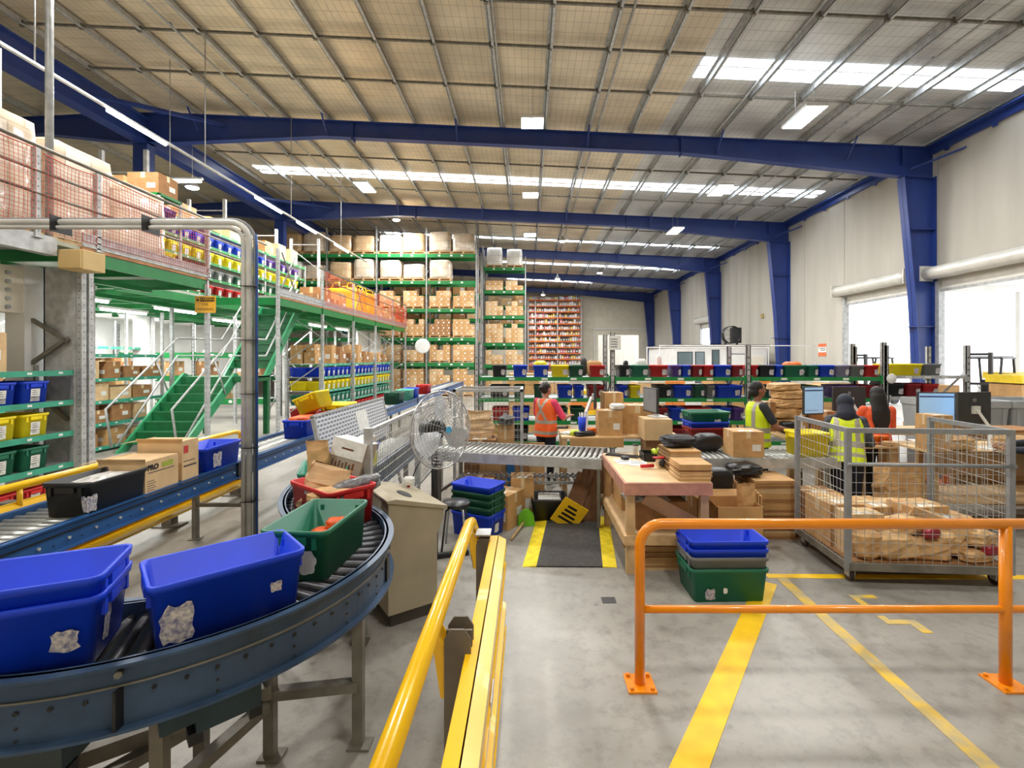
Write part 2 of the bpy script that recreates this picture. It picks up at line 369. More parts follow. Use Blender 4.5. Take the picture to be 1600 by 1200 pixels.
# ---------------------------------------------------------------- suspended lamps
def area(name, loc, sx, sy, e, par=None, rot=(0,0,0), col=(1,.985,.955)):
    L = bpy.data.lights.new(name, 'AREA'); L.shape = 'RECTANGLE'; L.size = sx; L.size_y = sy; L.energy = e; L.color = col
    o = bpy.data.objects.new(name, L); COL.objects.link(o); o.location = loc; o.rotation_euler = rot
    if par: o.parent = par
    return o
def panel_lamp(x, y, z, sx, sy, label, e, seen=True):
    t = thing('panel_lamp', label, 'ceiling lamp', (x, y, z), group='panel lamps hung from the roof' if seen else 'panel lamps behind the view')
    MB().box(-sx/2, sx/2, -sy/2, sy/2, .0, .06).build('lamp_housing', white_paint, t)
    MB().box(-sx/2+.02, sx/2-.02, -sy/2+.02, sy/2-.02, -.008, -.001).build('lamp_diffuser', lamp_m, t)
    m = MB(); zz = rt(x)-z+.05
    for sy_ in (-1, 1):
        m.tube([(0, sy_*sy*.35, .06), (0, sy_*sy*.35, zz)], .006, 5)
    m.build('suspension_wire', galv, t)
    area('lamp_light', (0, 0, -.03), sx, sy, e, t)
LE = 210
for (a, c) in (((.12, 13.0, 8.55), 'square panel lamp hanging nearest the camera above the packing lane'), ((.1, 18.6, 8.5), 'square panel lamp hanging second along the packing lane'), ((.1, 24.4, 8.45), 'square panel lamp hanging third along the packing lane, above the tall racks')):
    panel_lamp(*a, .62, .62, c, LE)
for (a, c) in (((7.05, 12.1, 8.25), 'long panel lamp hanging nearest, toward the concrete wall'), ((7.1, 17.5, 8.3), 'long panel lamp hanging second, in front of the skylight strip'), ((7.05, 22.7, 8.2), 'long panel lamp hanging below the second blue frame')):
    panel_lamp(*a, .55, 1.15, c, LE)
panel_lamp(-6.2, 18.0, 8.6, .55, 1.1, 'panel lamp hanging over the mezzanine beyond the first frame', LE)
for (x, y) in ((.1, 7.2), (7, 6.5), (-6.2, 7.5), (-5, 1), (2, .5)):  # rows carried on unseen; the pair by the camera added to brighten the foreground
    panel_lamp(x, y, 8.5, .62, .9, 'unseen panel lamp hung out of view to light the camera side of the hall', LE*(.95 if x < -4 else .6), False)
for (x, y, z, c) in ((-11.2, 15.8, 7.8, 'round high bay lamp glowing behind the mezzanine goods'), (-6.9, 24.8, 9.35, 'round high bay lamp glowing above the tall rack loads'), (2.0, 27.5, 8.9, 'small round high bay lamp beyond the third square panel lamp'), (2.3, 37, 8.3, 'round high bay lamp before the fourth blue frame'), (5.3, 35, 8.4, 'round high bay lamp on the far side toward the concrete wall'), (1.4, 44, 8.0, 'round high bay lamp nearest the cream end wall')):
    t = thing('high_bay_lamp', c, 'ceiling lamp', (x, y, z), group='round high bay lamps')
    MB().lathe([(.02,.34),(.06,.32),(.08,.2),(.2,.05),(.22,0),(.19,0)], 20).build('lamp_housing', galv, t)
    MB().ball((0,0,-.0), (.19,.19,.06), 16).build('lamp_diffuser', mat('bay_glow', (255,253,248), .4, 0, .01, 2, emit=22), t)
    MB().tube([(0,0,.34),(0,0,rt(x)-z+.03)], .008, 5).build('suspension_wire', galv, t)
    area('lamp_light', (0,0,-.08), .3, .3, LE*1.3, t)
# ---------------------------------------------------------------- goods: cartons, wrapped loads, totes
def carton_mesh(name, mts, rough=0.):
    """unit carton (1 x 1 x 1, base at z = 0) with a top seam, tape down both ends and a paper label"""
    m = MB(); m.box(-.5, .5, -.5, .5, 0, 1)
    m.box(-.5, .5, -.004, .004, .995, 1.006, 1); m.box(-.503, .503, -.07, .07, .72, 1.008, 2); m.box(-.07, .07, -.504, .504, .74, 1.009, 2)
    m.box(.12, .40, -.508, .5, .25, .5, 3); m.box(.501, .508, .05, .35, .3, .55, 3); m.box(-.25, .2, -.42, -.12, 1, 1.007, 3)
    return m.mesh(name, mts)
CM = [carton_mesh('carton_a', [card, card3, tape_m, white_p]), carton_mesh('carton_b', [card2, card3, tape_m, white_p]), carton_mesh('carton_c', [card3, card_dark, tape_m, white_p])]
def carton(loc, sz, label, group=None, k=0, rz=0., name='carton'):
    o = link(name, CM[k], loc, (0,0,rz), sz); return tag(o, label, 'carton', group)
wrapm = []
for i, (a, c) in enumerate((((232,220,202),(206,178,140)), ((236,234,228),(214,208,196)), ((226,196,156),(188,146,102)))):
    m = mat('wrapped_load_%d' % i, a, .22, 0, .1, 3, .35, coat=.5)
    n, l, b = nodes(m); br = n.new('ShaderNodeTexBrick'); tc = n['Texture Coordinate']; mp = n.new('ShaderNodeMapping')
    br.inputs['Scale'].default_value = 1; br.inputs['Brick Width'].default_value = .42; br.inputs['Row Height'].default_value = .3; br.inputs['Mortar Size'].default_value = .012
    br.inputs['Color1'].default_value = (*[lin(x) for x in a], 1); br.inputs['Color2'].default_value = (*[lin(x) for x in c], 1); br.inputs['Mortar'].default_value = (*[lin(x)*.6 for x in c], 1)
    mp.inputs['Rotation'].default_value = (PI/2, 0, 0); sp = n.new('ShaderNodeSeparateXYZ'); cx = n.new('ShaderNodeCombineXYZ'); ad = n.new('ShaderNodeMath')
    l.new(tc.outputs['Object'], sp.inputs[0]); l.new(sp.outputs[0], ad.inputs[0]); l.new(sp.outputs[1], ad.inputs[1]); l.new(ad.outputs[0], cx.inputs[0]); l.new(sp.outputs[2], cx.inputs[1]); l.new(cx.outputs[0], br.inputs['Vector'])
    mx = n.new('ShaderNodeMixRGB'); mx.inputs[0].default_value = .55; src = b.inputs['Base Color'].links[0].from_socket
    l.new(src, mx.inputs[1]); l.new(br.outputs['Color'], mx.inputs[2]); l.new(mx.outputs[0], b.inputs['Base Color']); wrapm.append(m)
def pallet_mesh():
    m = MB()
    for k in range(6): m.box(-.55, .55, -.55+.2*k, -.43+.2*k, .11, .135)
    for x in (-.53, 0, .53): m.box(x-.04, x+.04, -.55, .57, .02, .11)
    for k in (0, 5): m.box(-.55, .55, -.55+.2*k, -.43+.2*k, 0, .02)
    return m.mesh('pallet', wood)
PM = pallet_mesh()
def wrapped_mesh(seed, k):
    r = random.Random(seed); m = MB(); loops = []; nz = 7; h = 1.0; N = 24
    for i in range(nz+1):
        z = .135+(h-.135)*i/nz; lp = []; s = 1-(.06 if i == nz else 0)-(.015 if i == nz-1 else 0)
        for j in range(N):
            a = 2*PI*j/N; c, d = math.cos(a), math.sin(a); q = (abs(c)**8+abs(d)**8)**(-1/8)
            q *= .53*s*(1+r.uniform(-.025, .02)); lp.append((c*q, d*q, z+(r.uniform(-.01,.02) if i == nz else 0)))
        loops.append(lp)
    m.loft(loops, 0, True); return m.mesh('wrapped_goods', wrapm[k])
WM = [wrapped_mesh(i, i % 3) for i in range(6)]
def load(loc, h, label, group, k=0, rz=0., w=1.0, d=1.0):
    t = thing('wrapped_pallet_load', label, 'pallet load', loc, rz, group)
    o = link('wrapped_goods', WM[k % 6], sc=(w, d, h), parent=t); link('pallet', PM, parent=t, sc=(w, d, 1)); return t

def rrect(hx, hy, r, z, n=3):
    P = []
    for cx, cy, a0 in ((hx-r, hy-r, 0), (-hx+r, hy-r, 90), (-hx+r, -hy+r, 180), (hx-r, -hy+r, 270)):
        for i in range(n+1):
            a = math.radians(a0+90*i/n); P.append((cx+r*math.cos(a), cy+r*math.sin(a), z))
    return P
TM = {}
def tote_mesh(col, L, W, Hh, handles=True):
    key = (col, round(L,2), round(W,2), round(Hh,2))
    if key in TM: return TM[key]
    m = MB(); tp = .89; a, b = L/2, W/2; r = .03
    Lp = [rrect(a*tp, b*tp, r, 0), rrect(a*(1-.02)-.006, b*(1-.025)-.006, r, Hh-.035), rrect(a, b, r+.01, Hh-.035), rrect(a+.004, b+.004, r+.01, Hh-.004), rrect(a-.002, b-.002, r, Hh), rrect(a-.014, b-.014, r, Hh-.004), rrect(a*tp-.008, b*tp-.008, r, .008)]
    m.loft(Lp, 0, True)
    if handles:   # grip pads below the lip and stiffening ribs on the long sides
        for s in (-1, 1):
            m.box(*sorted((s*a*.95, s*(a+.002))), -b*.4, b*.4, Hh-.075, Hh-.034)
            for u in (-.62, .62): m.box(*sorted((s*a*.93, s*(a-.002))), b*u-.012, b*u+.012, Hh-.1, Hh-.034)
    TM[key] = m.mesh('tote_'+col, tm(col)); return TM[key]
def wallpt(L, W, Hh, side, u, v, off=.003):
    """point on the outer wall: u across, v up"""
    k = .89+.10*v/Hh; a, b = L/2*k-.004*v/Hh, W/2*k-.004*v/Hh
    if side == '+x': return Vector((a+off, u, v))
    if side == '-x': return Vector((-a-off, -u, v))
    if side == '+y': return Vector((-u, b+off, v))
    return Vector((u, -b-off, v))
PATCH = {}
def patch(o, dims, side, u, v, w, h, m=white_p, ragged=False, seed=0, name='paper_label'):
    key = (tuple(dims), side, u, v, w, h, m.name, ragged, seed)
    if key not in PATCH:
        r = random.Random(seed); mb = MB()
        if ragged:
            P = []
            for i in range(22):
                a = 2*PI*i/22; q = r.uniform(.8, 1.06); P.append(wallpt(*dims, side, u+math.copysign(min(1, abs(math.cos(a))*1.25)*w/2*q, math.cos(a)), v+math.copysign(min(1, abs(math.sin(a))*1.25)*h/2*q, math.sin(a))))
            c = wallpt(*dims, side, u, v); mb.add([c]+P, [(0, 1+i, 1+(i+1) % 22) for i in range(22)])
        else:
            Q = lambda uu, vv, of=.003: wallpt(*dims, side, uu, vv, of)
            mb.quad(Q(u-w/2, v-h/2), Q(u+w/2, v-h/2), Q(u+w/2, v+h/2), Q(u-w/2, v+h/2))
            for k in range(3):
                vv = v+h*.3-k*h*.22; mb.quad(Q(u-w*.35, vv-h*.03, .004), Q(u+w*(.1+.1*k), vv-h*.03, .004), Q(u+w*(.1+.1*k), vv+h*.03, .004), Q(u-w*.35, vv+h*.03, .004), 1)
        PATCH[key] = mb.mesh('label', [m, print_m])
    return link(name, PATCH[key], parent=o)
def tote(col, loc, rz, label, group=None, L=.58, W=.36, Hh=.275, rot=None, name='plastic_tote', patches=()):
    o = link(name, tote_mesh(col, L, W, Hh), loc, rot or (0,0,rz)); tag(o, label, 'tote', group)
    for p in patches: patch(o, (L, W, Hh), *p)
    return o

# ---------------------------------------------------------------- pallet racking
def rack(name, label, x0, nb, bay, y0, dep, lev, top, feet=0, beam=green_beam, bh=.19, deck=False, cat='racking', tops=None, uprights=True):
    """bays run to +x from x0; returns the thing"""
    t = thing(name, label, cat, (x0, y0, 0))
    for k in range(nb+1):
        x = x0+bay*k; m = MB(); tp = (tops[k] if tops else top)
        for yy in (y0, y0+dep):
            m.box(x-.045, x-.03, yy, yy+.07, 0, tp).box(x+.03, x+.045, yy, yy+.07, 0, tp).box(x-.045, x+.045, yy, yy+.012, 0, tp)
            m.box(x-.08, x+.08, yy-.03, yy+.1, 0, .012)
            z = .3
            while z < tp-.2:
                m.box(x-.012, x+.012, yy-.003, yy, z, z+.03, 1); z += .3 if tp > 4 else .12
        z = .25; s = 0
        while z+.8 < tp:
            a, c = (y0+.04, y0+dep+.03); p, q = ((a, c) if s % 2 == 0 else (c, a))
            m.bar((x, p, z), (x, q, z+.8), .03, .03); z += .8; s += 1
        m.build('upright_frame', [galv, dark_grey], t, world=True)
    for k in range(nb):
        xa, xb = x0+bay*k+.046, x0+bay*(k+1)-.046
        for z in lev:
            for yy in (y0-.01, y0+dep+.03):
                m = MB(); m.box(xa, xb, yy, yy+.045, z-bh, z); m.box(xa, xa+.03, yy-.008, yy+.05, z-bh-.06, z+.03).box(xb-.03, xb, yy-.008, yy+.05, z-bh-.06, z+.03)
                if yy < y0:
                    for q in (.25, .5, .72): m.box(xa+(xb-xa)*q-.06, xa+(xb-xa)*q+.06, yy-.004, yy, z-bh*.75, z-bh*.25, 1)
                m.build('beam', [beam, white_p], t, world=True)
            if deck: MB().box(xa, xb, y0+.035, y0+dep+.03, z-.03, z-.012).build('shelf_panel', galv, t, world=True)
    return t
LV = [1.86, 3.24, 4.83, 6.36, 7.84]
YR = 26.0; BX = 2.74; XA = -2.84
rack('pallet_rack', 'tall green and galvanised pallet rack facing the camera beyond the mezzanine', XA-5*BX, 5, BX, YR, .98, LV, 9.45, tops=[9.3,9.4,9.3,9.4,9.3,9.75])
rack('pallet_rack', 'green pallet rack of two bays standing behind the tall one, with thin rear beams', XA-2*BX, 2, BX, YR+2.6, .98, [1.6, 3.1, 4.5, 5.95], 8.5, deck=True)
rack('pallet_rack', 'green pallet rack beside the orange small-parts shelving', -2.86, 1, 2.7, 30.0, .98, [1.7, 3.07, 4.8, 6.4, 7.86], 8.7, tops=[9.2, 8.55], deck=True)
rack('pallet_rack', 'green pallet rack behind, seen through the rack beside the orange shelving', -2.86, 1, 2.7, 32.2, .98, [1.5, 2.9, 4.45, 5.7, 7.0], 8.3, deck=True)
G1 = 'film-wrapped loads on the top level of the tall rack'; G2 = 'mixed loads on the second level from the top of the tall rack'
for bI in range(5):
    for j in range(2):
        x = XA-BX*(bI+1)+.72+1.3*j; k = R.randrange(6)
        load((x, YR+.55, 7.84), R.uniform(1.0, 1.25), 'film-wrapped pallet load on the top level of the tall rack', G1, k, 0, 1.17, 1.0)
        if not (bI == 0 and j == 1): load((x, YR+.55, 6.36), R.uniform(.85, 1.2), 'film-wrapped pallet load on the second level from the top of the tall rack', G2, R.randrange(6), 0, 1.12, 1.0)
def stack(x, y, z, nx, nz, cw, ch, cd, label, group, ks=(0, 1), gap=.006, skip=.0):
    for a in range(nx):
        for b_ in range(nz):
            if b_ == nz-1 and R.random() < skip: continue
            carton((x+(a-(nx-1)/2)*(cw+gap), y, z+b_*(ch+.002)), (cw, cd, ch), label, group, R.choice(ks), R.uniform(-.01, .01))
carton_levels = [(4.83, .33, 3), (3.24, .34, 3), (1.86, .33, 3), (0, .4, 4)]
for bI in range(2):
    for j in range(2):
        for li, (z, ch, nz_) in enumerate(carton_levels):
            x = XA-BX*(bI+1)+.72+1.3*j
            tag(link('pallet', PM, (x, YR+.55, z)), 'timber pallet under stacked cartons in the tall rack', 'pallet', 'pallets under cartons in the tall rack')
            dark = (bI == 0 and j == 0 and li == 1)
            stack(x, YR+.3, z+.135, 3 if li != 1 else 4, nz_, .37 if li != 1 else .285, ch*.86, .5, ['brown carton stacked in the tall rack, third level from the top','brown carton stacked in the tall rack, fourth level from the top','brown carton stacked in the tall rack, lowest beam level','brown carton stacked on the floor pallets of the tall rack'][li], 'cartons in the tall rack level %s' % ORD[li], (2,) if dark else (0, 1, 0), skip=.3)
for j in range(2):
    x = -2.86+.72+1.28*j
    load((x, 30.5, 7.86), 1.25-.1*j, 'white film-wrapped load on top of the rack beside the orange shelving', 'white loads on the rack beside the orange shelving', 1+3*j, 0, .95, 1)
    for li, (z, nz_) in enumerate(((6.4, 2), (4.8, 3), (3.07, 4), (1.7, 3), (0, 4))):
        stack(x, 30.3, z+.02, 3, nz_, .36, .3, .6, 'brown carton stacked in the rack beside the orange shelving', 'cartons beside the orange shelving', (0, 1, 1), skip=.4)
# back rows half seen: larger cartons
for bI in range(2):
    for z in (3.1, 4.5, 5.95):
        for j in range(3): carton((XA-BX*(bI+1)+.55+.85*j, YR+3.1, z+.01), (.75, .8, R.uniform(.5, .9)), 'large brown carton in the rear row behind the tall rack', 'cartons in the rear rack row', R.choice((0, 1, 2)))
for z in (2.9, 4.45, 5.7):
    for j in range(3): carton((-2.3+.8*j, 32.7, z+.01), (.7, .8, R.uniform(.5, .8)), 'large brown carton in the rear row behind the side rack', 'cartons in the rear side rack', R.choice((0, 1)))

# ---------------------------------------------------------------- orange small parts shelving on the end wall
t = thing('small_parts_rack', 'tall orange-beamed shelving packed with small goods against the end wall', 'shelving', (2.7, 48.4, 0))
OB = mat('orange_beam', (236,112,40), .45, 0, .05, 5)
lv = [.25+.6*k for k in range(14)]
for x in (.02, .75, 3.0, 5.4):
    MB().box(x-.05, x+.05, 48.05, 48.12, 0, 8.35).box(x-.05, x+.05, 48.75, 48.8, 0, 8.35).build('upright', galv, t, world=True)
for z in lv: MB().box(.02, 5.4, 48.02, 48.8, z-.09, z).build('shelf', OB, t, world=True)
IT = [mat('goods_%d' % i, c, .6, 0, .15, 20) for i, c in enumerate(((232,226,214),(70,60,56),(206,150,110),(196,196,200),(222,182,60),(196,96,112),(150,120,100),(240,236,230)))]
IM = []
for m_ in IT:
    mb = MB(); mb.prism([(-.5, 0), (.5, 0), (.5, .8), (.3, 1), (-.4, .95), (-.5, .7)], -.5, .5, 'y'); mb.box(-.3, .25, -.52, -.5, .2, .6, 1); IM.append(mb.mesh('goods', [m_, white_p]))
for li, z in enumerate(lv[2:]):
    x = .12; n_ = 0
    while x < 5.2:
        wd = R.uniform(.18, .3)
        if abs(x+wd/2-.75) > .1 and abs(x+wd/2-3.0) > .1:
            o = link('boxed_goods', R.choice(IM), (x+wd/2, 48.3, z), (0,0,0), (wd*.9, .4, R.uniform(.22, .45)))
            tag(o, 'small boxed goods on the %s shelf from the bottom of the orange shelving' % (ORD[li+2] if li < 10 else ['thirteenth','topmost'][li-10]), 'boxed goods', 'small goods on orange shelf %d' % (li+3))
        x += wd
# ---------------------------------------------------------------- mezzanine
XM = -6.6; PY = [7.0, 9.75, 12.5, 15.2, 17.9, 20.5, 23.1, 25.5]; ZD = 3.7; YE = 25.6
mz = thing('mezzanine', 'raised storage platform on green beams and galvanised posts along the conveyor', 'mezzanine', (XM, 7, 0))
mb = MB()
mb.box(-14.5, XM-.02, 6.95, 9.75, ZD, ZD+.06).box(-14.5, -8.5, 9.75, 15.1, ZD, ZD+.06).box(-7.2, XM-.02, 12.5, 15.1, ZD, ZD+.06).box(-14.5, XM-.02, 15.1, YE, ZD, ZD+.06)
mb.box(-14.5, XM-.02, 2.5, 6.95, ZD, ZD+.06)
mb.build('deck', mat('deck_underside', (176,182,170), .6, 0, .06, 2), mz, world=True)
for xa, xb, ya, yb in ((-8.56, -8.5, 9.8, 15.1), (-8.5, XM-.06, 9.72, 9.78), (-7.26, -7.2, 12.5, 15.1), (-8.5, XM-.06, 12.47, 12.53)): MB().box(xa, xb, ya, yb, ZD-.19, ZD).build('edge_beam', green_beam, mz, world=True)
for (ya, yb) in zip([7.05]+PY[1:], PY[1:]):
    if ya == 9.75: continue
    MB().box(XM-.06, XM, ya+.05, yb-.05, ZD-.19, ZD).box(XM-.1, XM-.06, ya+.05, yb-.05, ZD-.02, ZD).build('edge_beam', green_beam, mz, world=True)
for y in [7.0+1.33*k for k in range(14)]:
    x1 = -8.56 if 9.7 < y < 15.0 else XM-.06
    MB().box(-14.3, x1, y-.03, y+.03, ZD-.17, ZD).build('joist', green_beam, mz, world=True)
for x, ya, yb in ((-7.75, 7, 9.7), (-7.75, 15.15, YE), (-9.4, 7, YE), (-12.1, 7, YE)): MB().box(x-.05, x+.05, ya, yb, ZD-.26, ZD-.17).build('main_beam', green_beam, mz, world=True)
board = mat('raw_edge_board', (186,132,92), .7, 0, .1, 5)
for ya, yb in ((7.0, 9.75), (12.5, YE)): MB().box(XM-.04, XM+.015, ya, yb, ZD+.005, ZD+.05).build('deck_edge', board, mz, world=True)
for ya, yb in ((7.0, 9.8), (12.45, YE)):
    mb = MB(); mb.box(XM, XM+.02, ya, yb, ZD+.06, ZD+.26)
    for z in (.06, .14, .24): mb.box(XM+.02, XM+.035, ya, yb, ZD+z, ZD+z+.02)
    mb.build('kick_rail', galv, mz, world=True)
def post(x, y, z0, z1, w=.075, nm='post'):
    m = MB(); m.box(x-w/2, x+w/2, y-w/2, y+w/2, z0, z1); k = z0+.08
    while k < z1-.05: m.box(x+w/2, x+w/2+.002, y-.01, y+.01, k, k+.022, 1); m.box(x-.01, x+.01, y-w/2-.002, y-w/2, k, k+.022, 1); k += .1
    m.box(x-w*.9, x+w*.9, y-w*.9, y+w*.9, z0, z0+.012); return m.build(nm, [galv, grey_p], mz, world=True)
for y in PY: post(XM, y, 0, ZD-.19 if y not in (12.5,) else 5.0)
post(XM, 7.12, 0, 3.55)
for x in (-9.4, -12.1):
    for y in PY[:-1]: post(x, y, 0, ZD-.26)
for y in (15.2, 17.9, 20.5, 23.1, 25.5): post(-7.75, y, 0, ZD-.26, .07)
for y in (8.4,): post(-7.75, y, 0, ZD-.26, .08)
# braces under the deck
for (ya, yb) in ((15.2, 15.2), (17.9, 17.9), (20.5, 20.5), (23.1, 23.1), (25.5, 25.5)):
    m = MB()
    for z in (.3, 1.15, 2.0, 2.75):
        s = int(z*2) % 2; m.bar((XM if s else -7.75, ya, z), (-7.75 if s else XM, ya, z+.8), .035, .03)
    m.build('brace', galv, mz, world=True)
for (y0, y1, x) in ((7.0, 9.75, -9.4), (9.75, 12.5, -12.1), (15.2, 17.9, -9.4), (17.9, 20.5, -9.4)):
    m = MB(); m.bar((x, y0, 2.1), (x, y1, 3.3), .04, .03); m.bar((x, y0, 2.3), (x, y1, 1.1), .04, .03); m.build('brace', galv, mz, world=True)
m = MB(); m.bar((-7.5, 6.9, 1.9), (-6.75, 6.95, 1.2), .05, .05).bar((-7.7, 6.9, 2.95), (-6.75, 6.95, 2.35), .05, .05).bar((-7.7, 6.9, 1.7), (-6.75, 6.95, 2.4), .05, .05); m.build('brace', galv_dark, mz, world=True)
# handrail, posts and mid rails
ZR = 4.95
for yy in (6.35, 7.25, 9.75, 15.2, 17.9, 20.5, 23.1, 25.5): post(XM, yy, ZD+.02, ZR-.02, .07, 'rail_post')
for z, r in ((ZR, .026), (ZD+.62, .02), (ZD+.92, .02)):
    for ya, yb in ((4.0, 11.9), (14.9, YE)) if z == ZR else ((4.0, 11.3), (15.2, YE)):
        MB().tube([(XM+.03, ya, z), (XM+.03, yb, z)], r, 8).build('handrail', galv_dark, mz, world=True)
for ya in (12.4, 17.9): m = MB(); m.bar((XM, ya+.3, ZD+.3), (XM, ya+1.0, ZR), .03, .03); m.bar((XM, ya+1.0, ZD+.3), (XM, ya+.3, ZR), .03, .03); m.build('brace', galv_dark, mz, world=True)
# debris netting hung on the rail: real strands
def net(ya, yb, z0, z1, x, nm='safety_net', pitch=.055, th=.0035, sag=.02, mm=orange_net, xb=None):
    m = MB(); nY = max(2, int((yb-ya)/pitch)) if xb is None else max(2, int(abs(xb-x)/pitch)); nZ = int((z1-z0)/pitch)
    def P(u, v):
        y = ya+(yb-ya)*u; xx = x+sag*math.sin(u*9)*math.sin(v*PI) if xb is None else x+(xb-x)*u
        return (xx, y, z0+(z1-z0)*v-.03*math.sin(u*PI)*v)
    for i in range(nY+1): m.tube([P(i/nY, k/4) for k in range(5)], th, 3, caps=False)
    for k in range(nZ+1): m.tube([P(i/8, k/nZ) for i in range(9)], th, 3, caps=False)
    m.tube([P(i/8, 1) for i in range(9)], .008, 4)
    return m.build(nm, mm, mz, 'orange net' if mm is orange_net else 'dark red net', world=True)
red_net = mat('red_net', (198,74,56), .6, 0, .06)
net(3.8, 6.3, ZD+.12, ZR-.05, XM+.05, mm=red_net); net(6.4, 7.2, ZD+.12, ZR-.08, XM+.05, mm=red_net); net(7.3, 9.7, ZD+.12, ZR-.05, XM+.05, mm=red_net);
for k, (ya, yb) in enumerate(((15.3, 17.8), (18, 20.4), (20.6, 23), (23.2, 25.5))): net(ya, yb, ZD+.12, ZR-.05-.1*(k % 2), XM+.05, pitch=.08, th=.0042, mm=orange_net)
net(YE, YE, ZD+.12, ZR-.15, XM+.05, pitch=.07, th=.009, xb=-8.2)
# tall galvanised pipe from the rail to the roof
solo(MB().tube([(XM-.02, 6.55, ZD+.1), (XM-.02, 6.55, 9.6)], .045, 12).cb((XM-.02, 6.55, ZD+.2), (.12,.12,.02)), 'roof_conduit', galv, 'tall galvanised pipe rising from the mezzanine rail to the roof', 'pipe')
for (x, y, z1) in ((-8.2, 7.3, 6.9), (-9.35, 11.6, 7.2), (-9.35, 14.6, 7.0), (-9.35, 17.6, 6.9), (-8.4, 19.0, 6.9)):
    t = thing('rack_upright_frame', 'perforated galvanised rack frame standing on the mezzanine', 'rack frame', (x, y, ZD+.06), group='rack frames on the mezzanine')
    m = MB(); m.box(-.045, .045, -.04, .04, 0, z1-ZD-.06).box(-1.145, -1.055, -.04, .04, 0, z1-ZD-.06); m.build('upright', galv, t)
    m = MB(); m.bar((0, 0, 2.9), (-1.1, 0, 2.9), .03, .03).bar((0, 0, 1.9), (-1.1, 0, 2.75), .03, .03); m.build('brace', galv, t)

# goods behind the rail: film wrapped loads, then shelves of bins
pinkwrap = wrapm[0]
def wrapped_block(loc, sx, sy, sz, label, seed):
    r = random.Random(seed); m = MB(); loops = []; N = 28
    for i in range(9):
        z = sz*i/8; lp = []; s = .985 if i == 8 else 1
        for j in range(N):
            a = 2*PI*j/N; c, d = math.cos(a), math.sin(a); q = (abs(c)**14+abs(d)**14)**(-1/14)*s*(1+r.uniform(-.02,.02)); lp.append((c*q*sx/2, d*q*sy/2, z+.12))
        loops.append(lp)
    m.loft(loops); t = thing('wrapped_pallet_load', label, 'pallet load', loc); m.build('wrapped_goods', pinkwrap, t); link('pallet', PM, parent=t, sc=(sx/1.12, sy/1.12, .9)); return t
for i, (y, h, c) in enumerate(((4.9, 1.42, 'film-wrapped pinkish carton load nearest on the mezzanine'), (6.2, 1.5, 'tall film-wrapped carton load on the mezzanine behind the galvanised pipe'), (7.4, 1.42, 'film-wrapped carton load third along the mezzanine rail'), (8.55, 1.25, 'film-wrapped carton load last before the purple bins'))):
    wrapped_block((XM-.85, y, ZD+.065), 1.1, 1.1, h, c, i)
# plastic film crumpled over the loads
mb = MB(); r = random.Random(5); g = 12; vs_ = []; fs = []
for i in range(g+1):
    for j in range(6): vs_.append((XM-.4-.25*j, 5.4+3.4*i/g, ZD+1.72-.03*i+r.uniform(-.05,.06)-(.18 if j == 0 else 0)))
for i in range(g):
    for j in range(5): fs.append((i*6+j, i*6+j+1, (i+1)*6+j+1, (i+1)*6+j))
mb.add(vs_, fs, 0, True); solo(mb, 'plastic_film', wrap_clear, 'loose clear plastic film lying over the wrapped loads', 'plastic film')
def bin_shelf(label, name, x, y0, y1, dep, levels, tops, beam, bay=2.7, zoff=0., nb=None):
    t = thing(name, label, 'shelving', (x, y0, zoff))
    n_ = max(1, round((y1-y0)/bay))
    for k in range(n_+1):
        y = y0+(y1-y0)*k/n_; m = MB()
        for xx in (x-.03, x-dep+.03): m.box(xx-.03, xx+.03, y-.025, y+.025, zoff, tops)
        m.build('upright', galv, t, world=True)
    for z in levels:
        m = MB(); m.box(x-.03, x, y0+.03, y1-.03, z-.07, z).box(x-.004, x+.004, y0+.03, y1-.03, z-.075, z-.055)
        q = y0+.3
        while q < y1-.2: m.box(x, x+.003, q, q+.06, z-.05, z-.02, 1); q += .42
        m.build('shelf_beam', [beam, white_p], t, world=True)
        MB().box(x-dep, x-.03, y0+.03, y1-.03, z-.03, z-.01).build('shelf_panel', galv, t, world=True)
    return t
def bin_row(col, x, z, ys, dep, label, group, W=.36, Hh=.27, fill=True):
    L = .56
    for y in ys:
        o = tote(col, (x-L/2-.02, y, z), 0, label, group, L, W, Hh, name='storage_bin')
        patch(o, (L, W, Hh), '+x', .0, .13, .12, .12, seed=1); patch(o, (L, W, Hh), '+x', .0, .055, .12, .07, residue if col in ('blue','teal') else white_p)
# shelves of bins on the mezzanine
XS = -8.55
ml = [ZD+.13, ZD+.56, ZD+.99, ZD+1.42]
bin_shelf('tall bin shelving on the mezzanine deck with blue, yellow and red bins', 'bin_shelving', XS, 9.9, 18.2, .7, ml+[ZD+1.86], ZD+1.95, green_beam, 2.7, ZD+.06)
yy = [10.2+.43*k for k in range(18)]
bin_row('red', XS, ml[0], yy, .6, 'red bin on the lowest shelf of the mezzanine bin shelving', 'red bins on the mezzanine', Hh=.24)
bin_row('dgreen', XS, ml[1], [y for y in yy if y > 14], .6, 'dark green bin on the second shelf of the mezzanine bin shelving', 'green bins on the mezzanine', Hh=.24)
bin_row('grey', XS, ml[1], [y for y in yy if y < 14], .6, 'grey bin on the second shelf of the mezzanine bin shelving', 'grey bins on the mezzanine', Hh=.24)
bin_row('yellow', XS, ml[2], yy, .6, 'yellow bin on the third shelf of the mezzanine bin shelving', 'yellow bins on the mezzanine', Hh=.26)
bin_row('blue', XS, ml[3], [y for y in yy if 11.2 < y < 15.4], .6, 'blue bin on the upper shelf of the mezzanine bin shelving', 'blue bins on the mezzanine', Hh=.24)
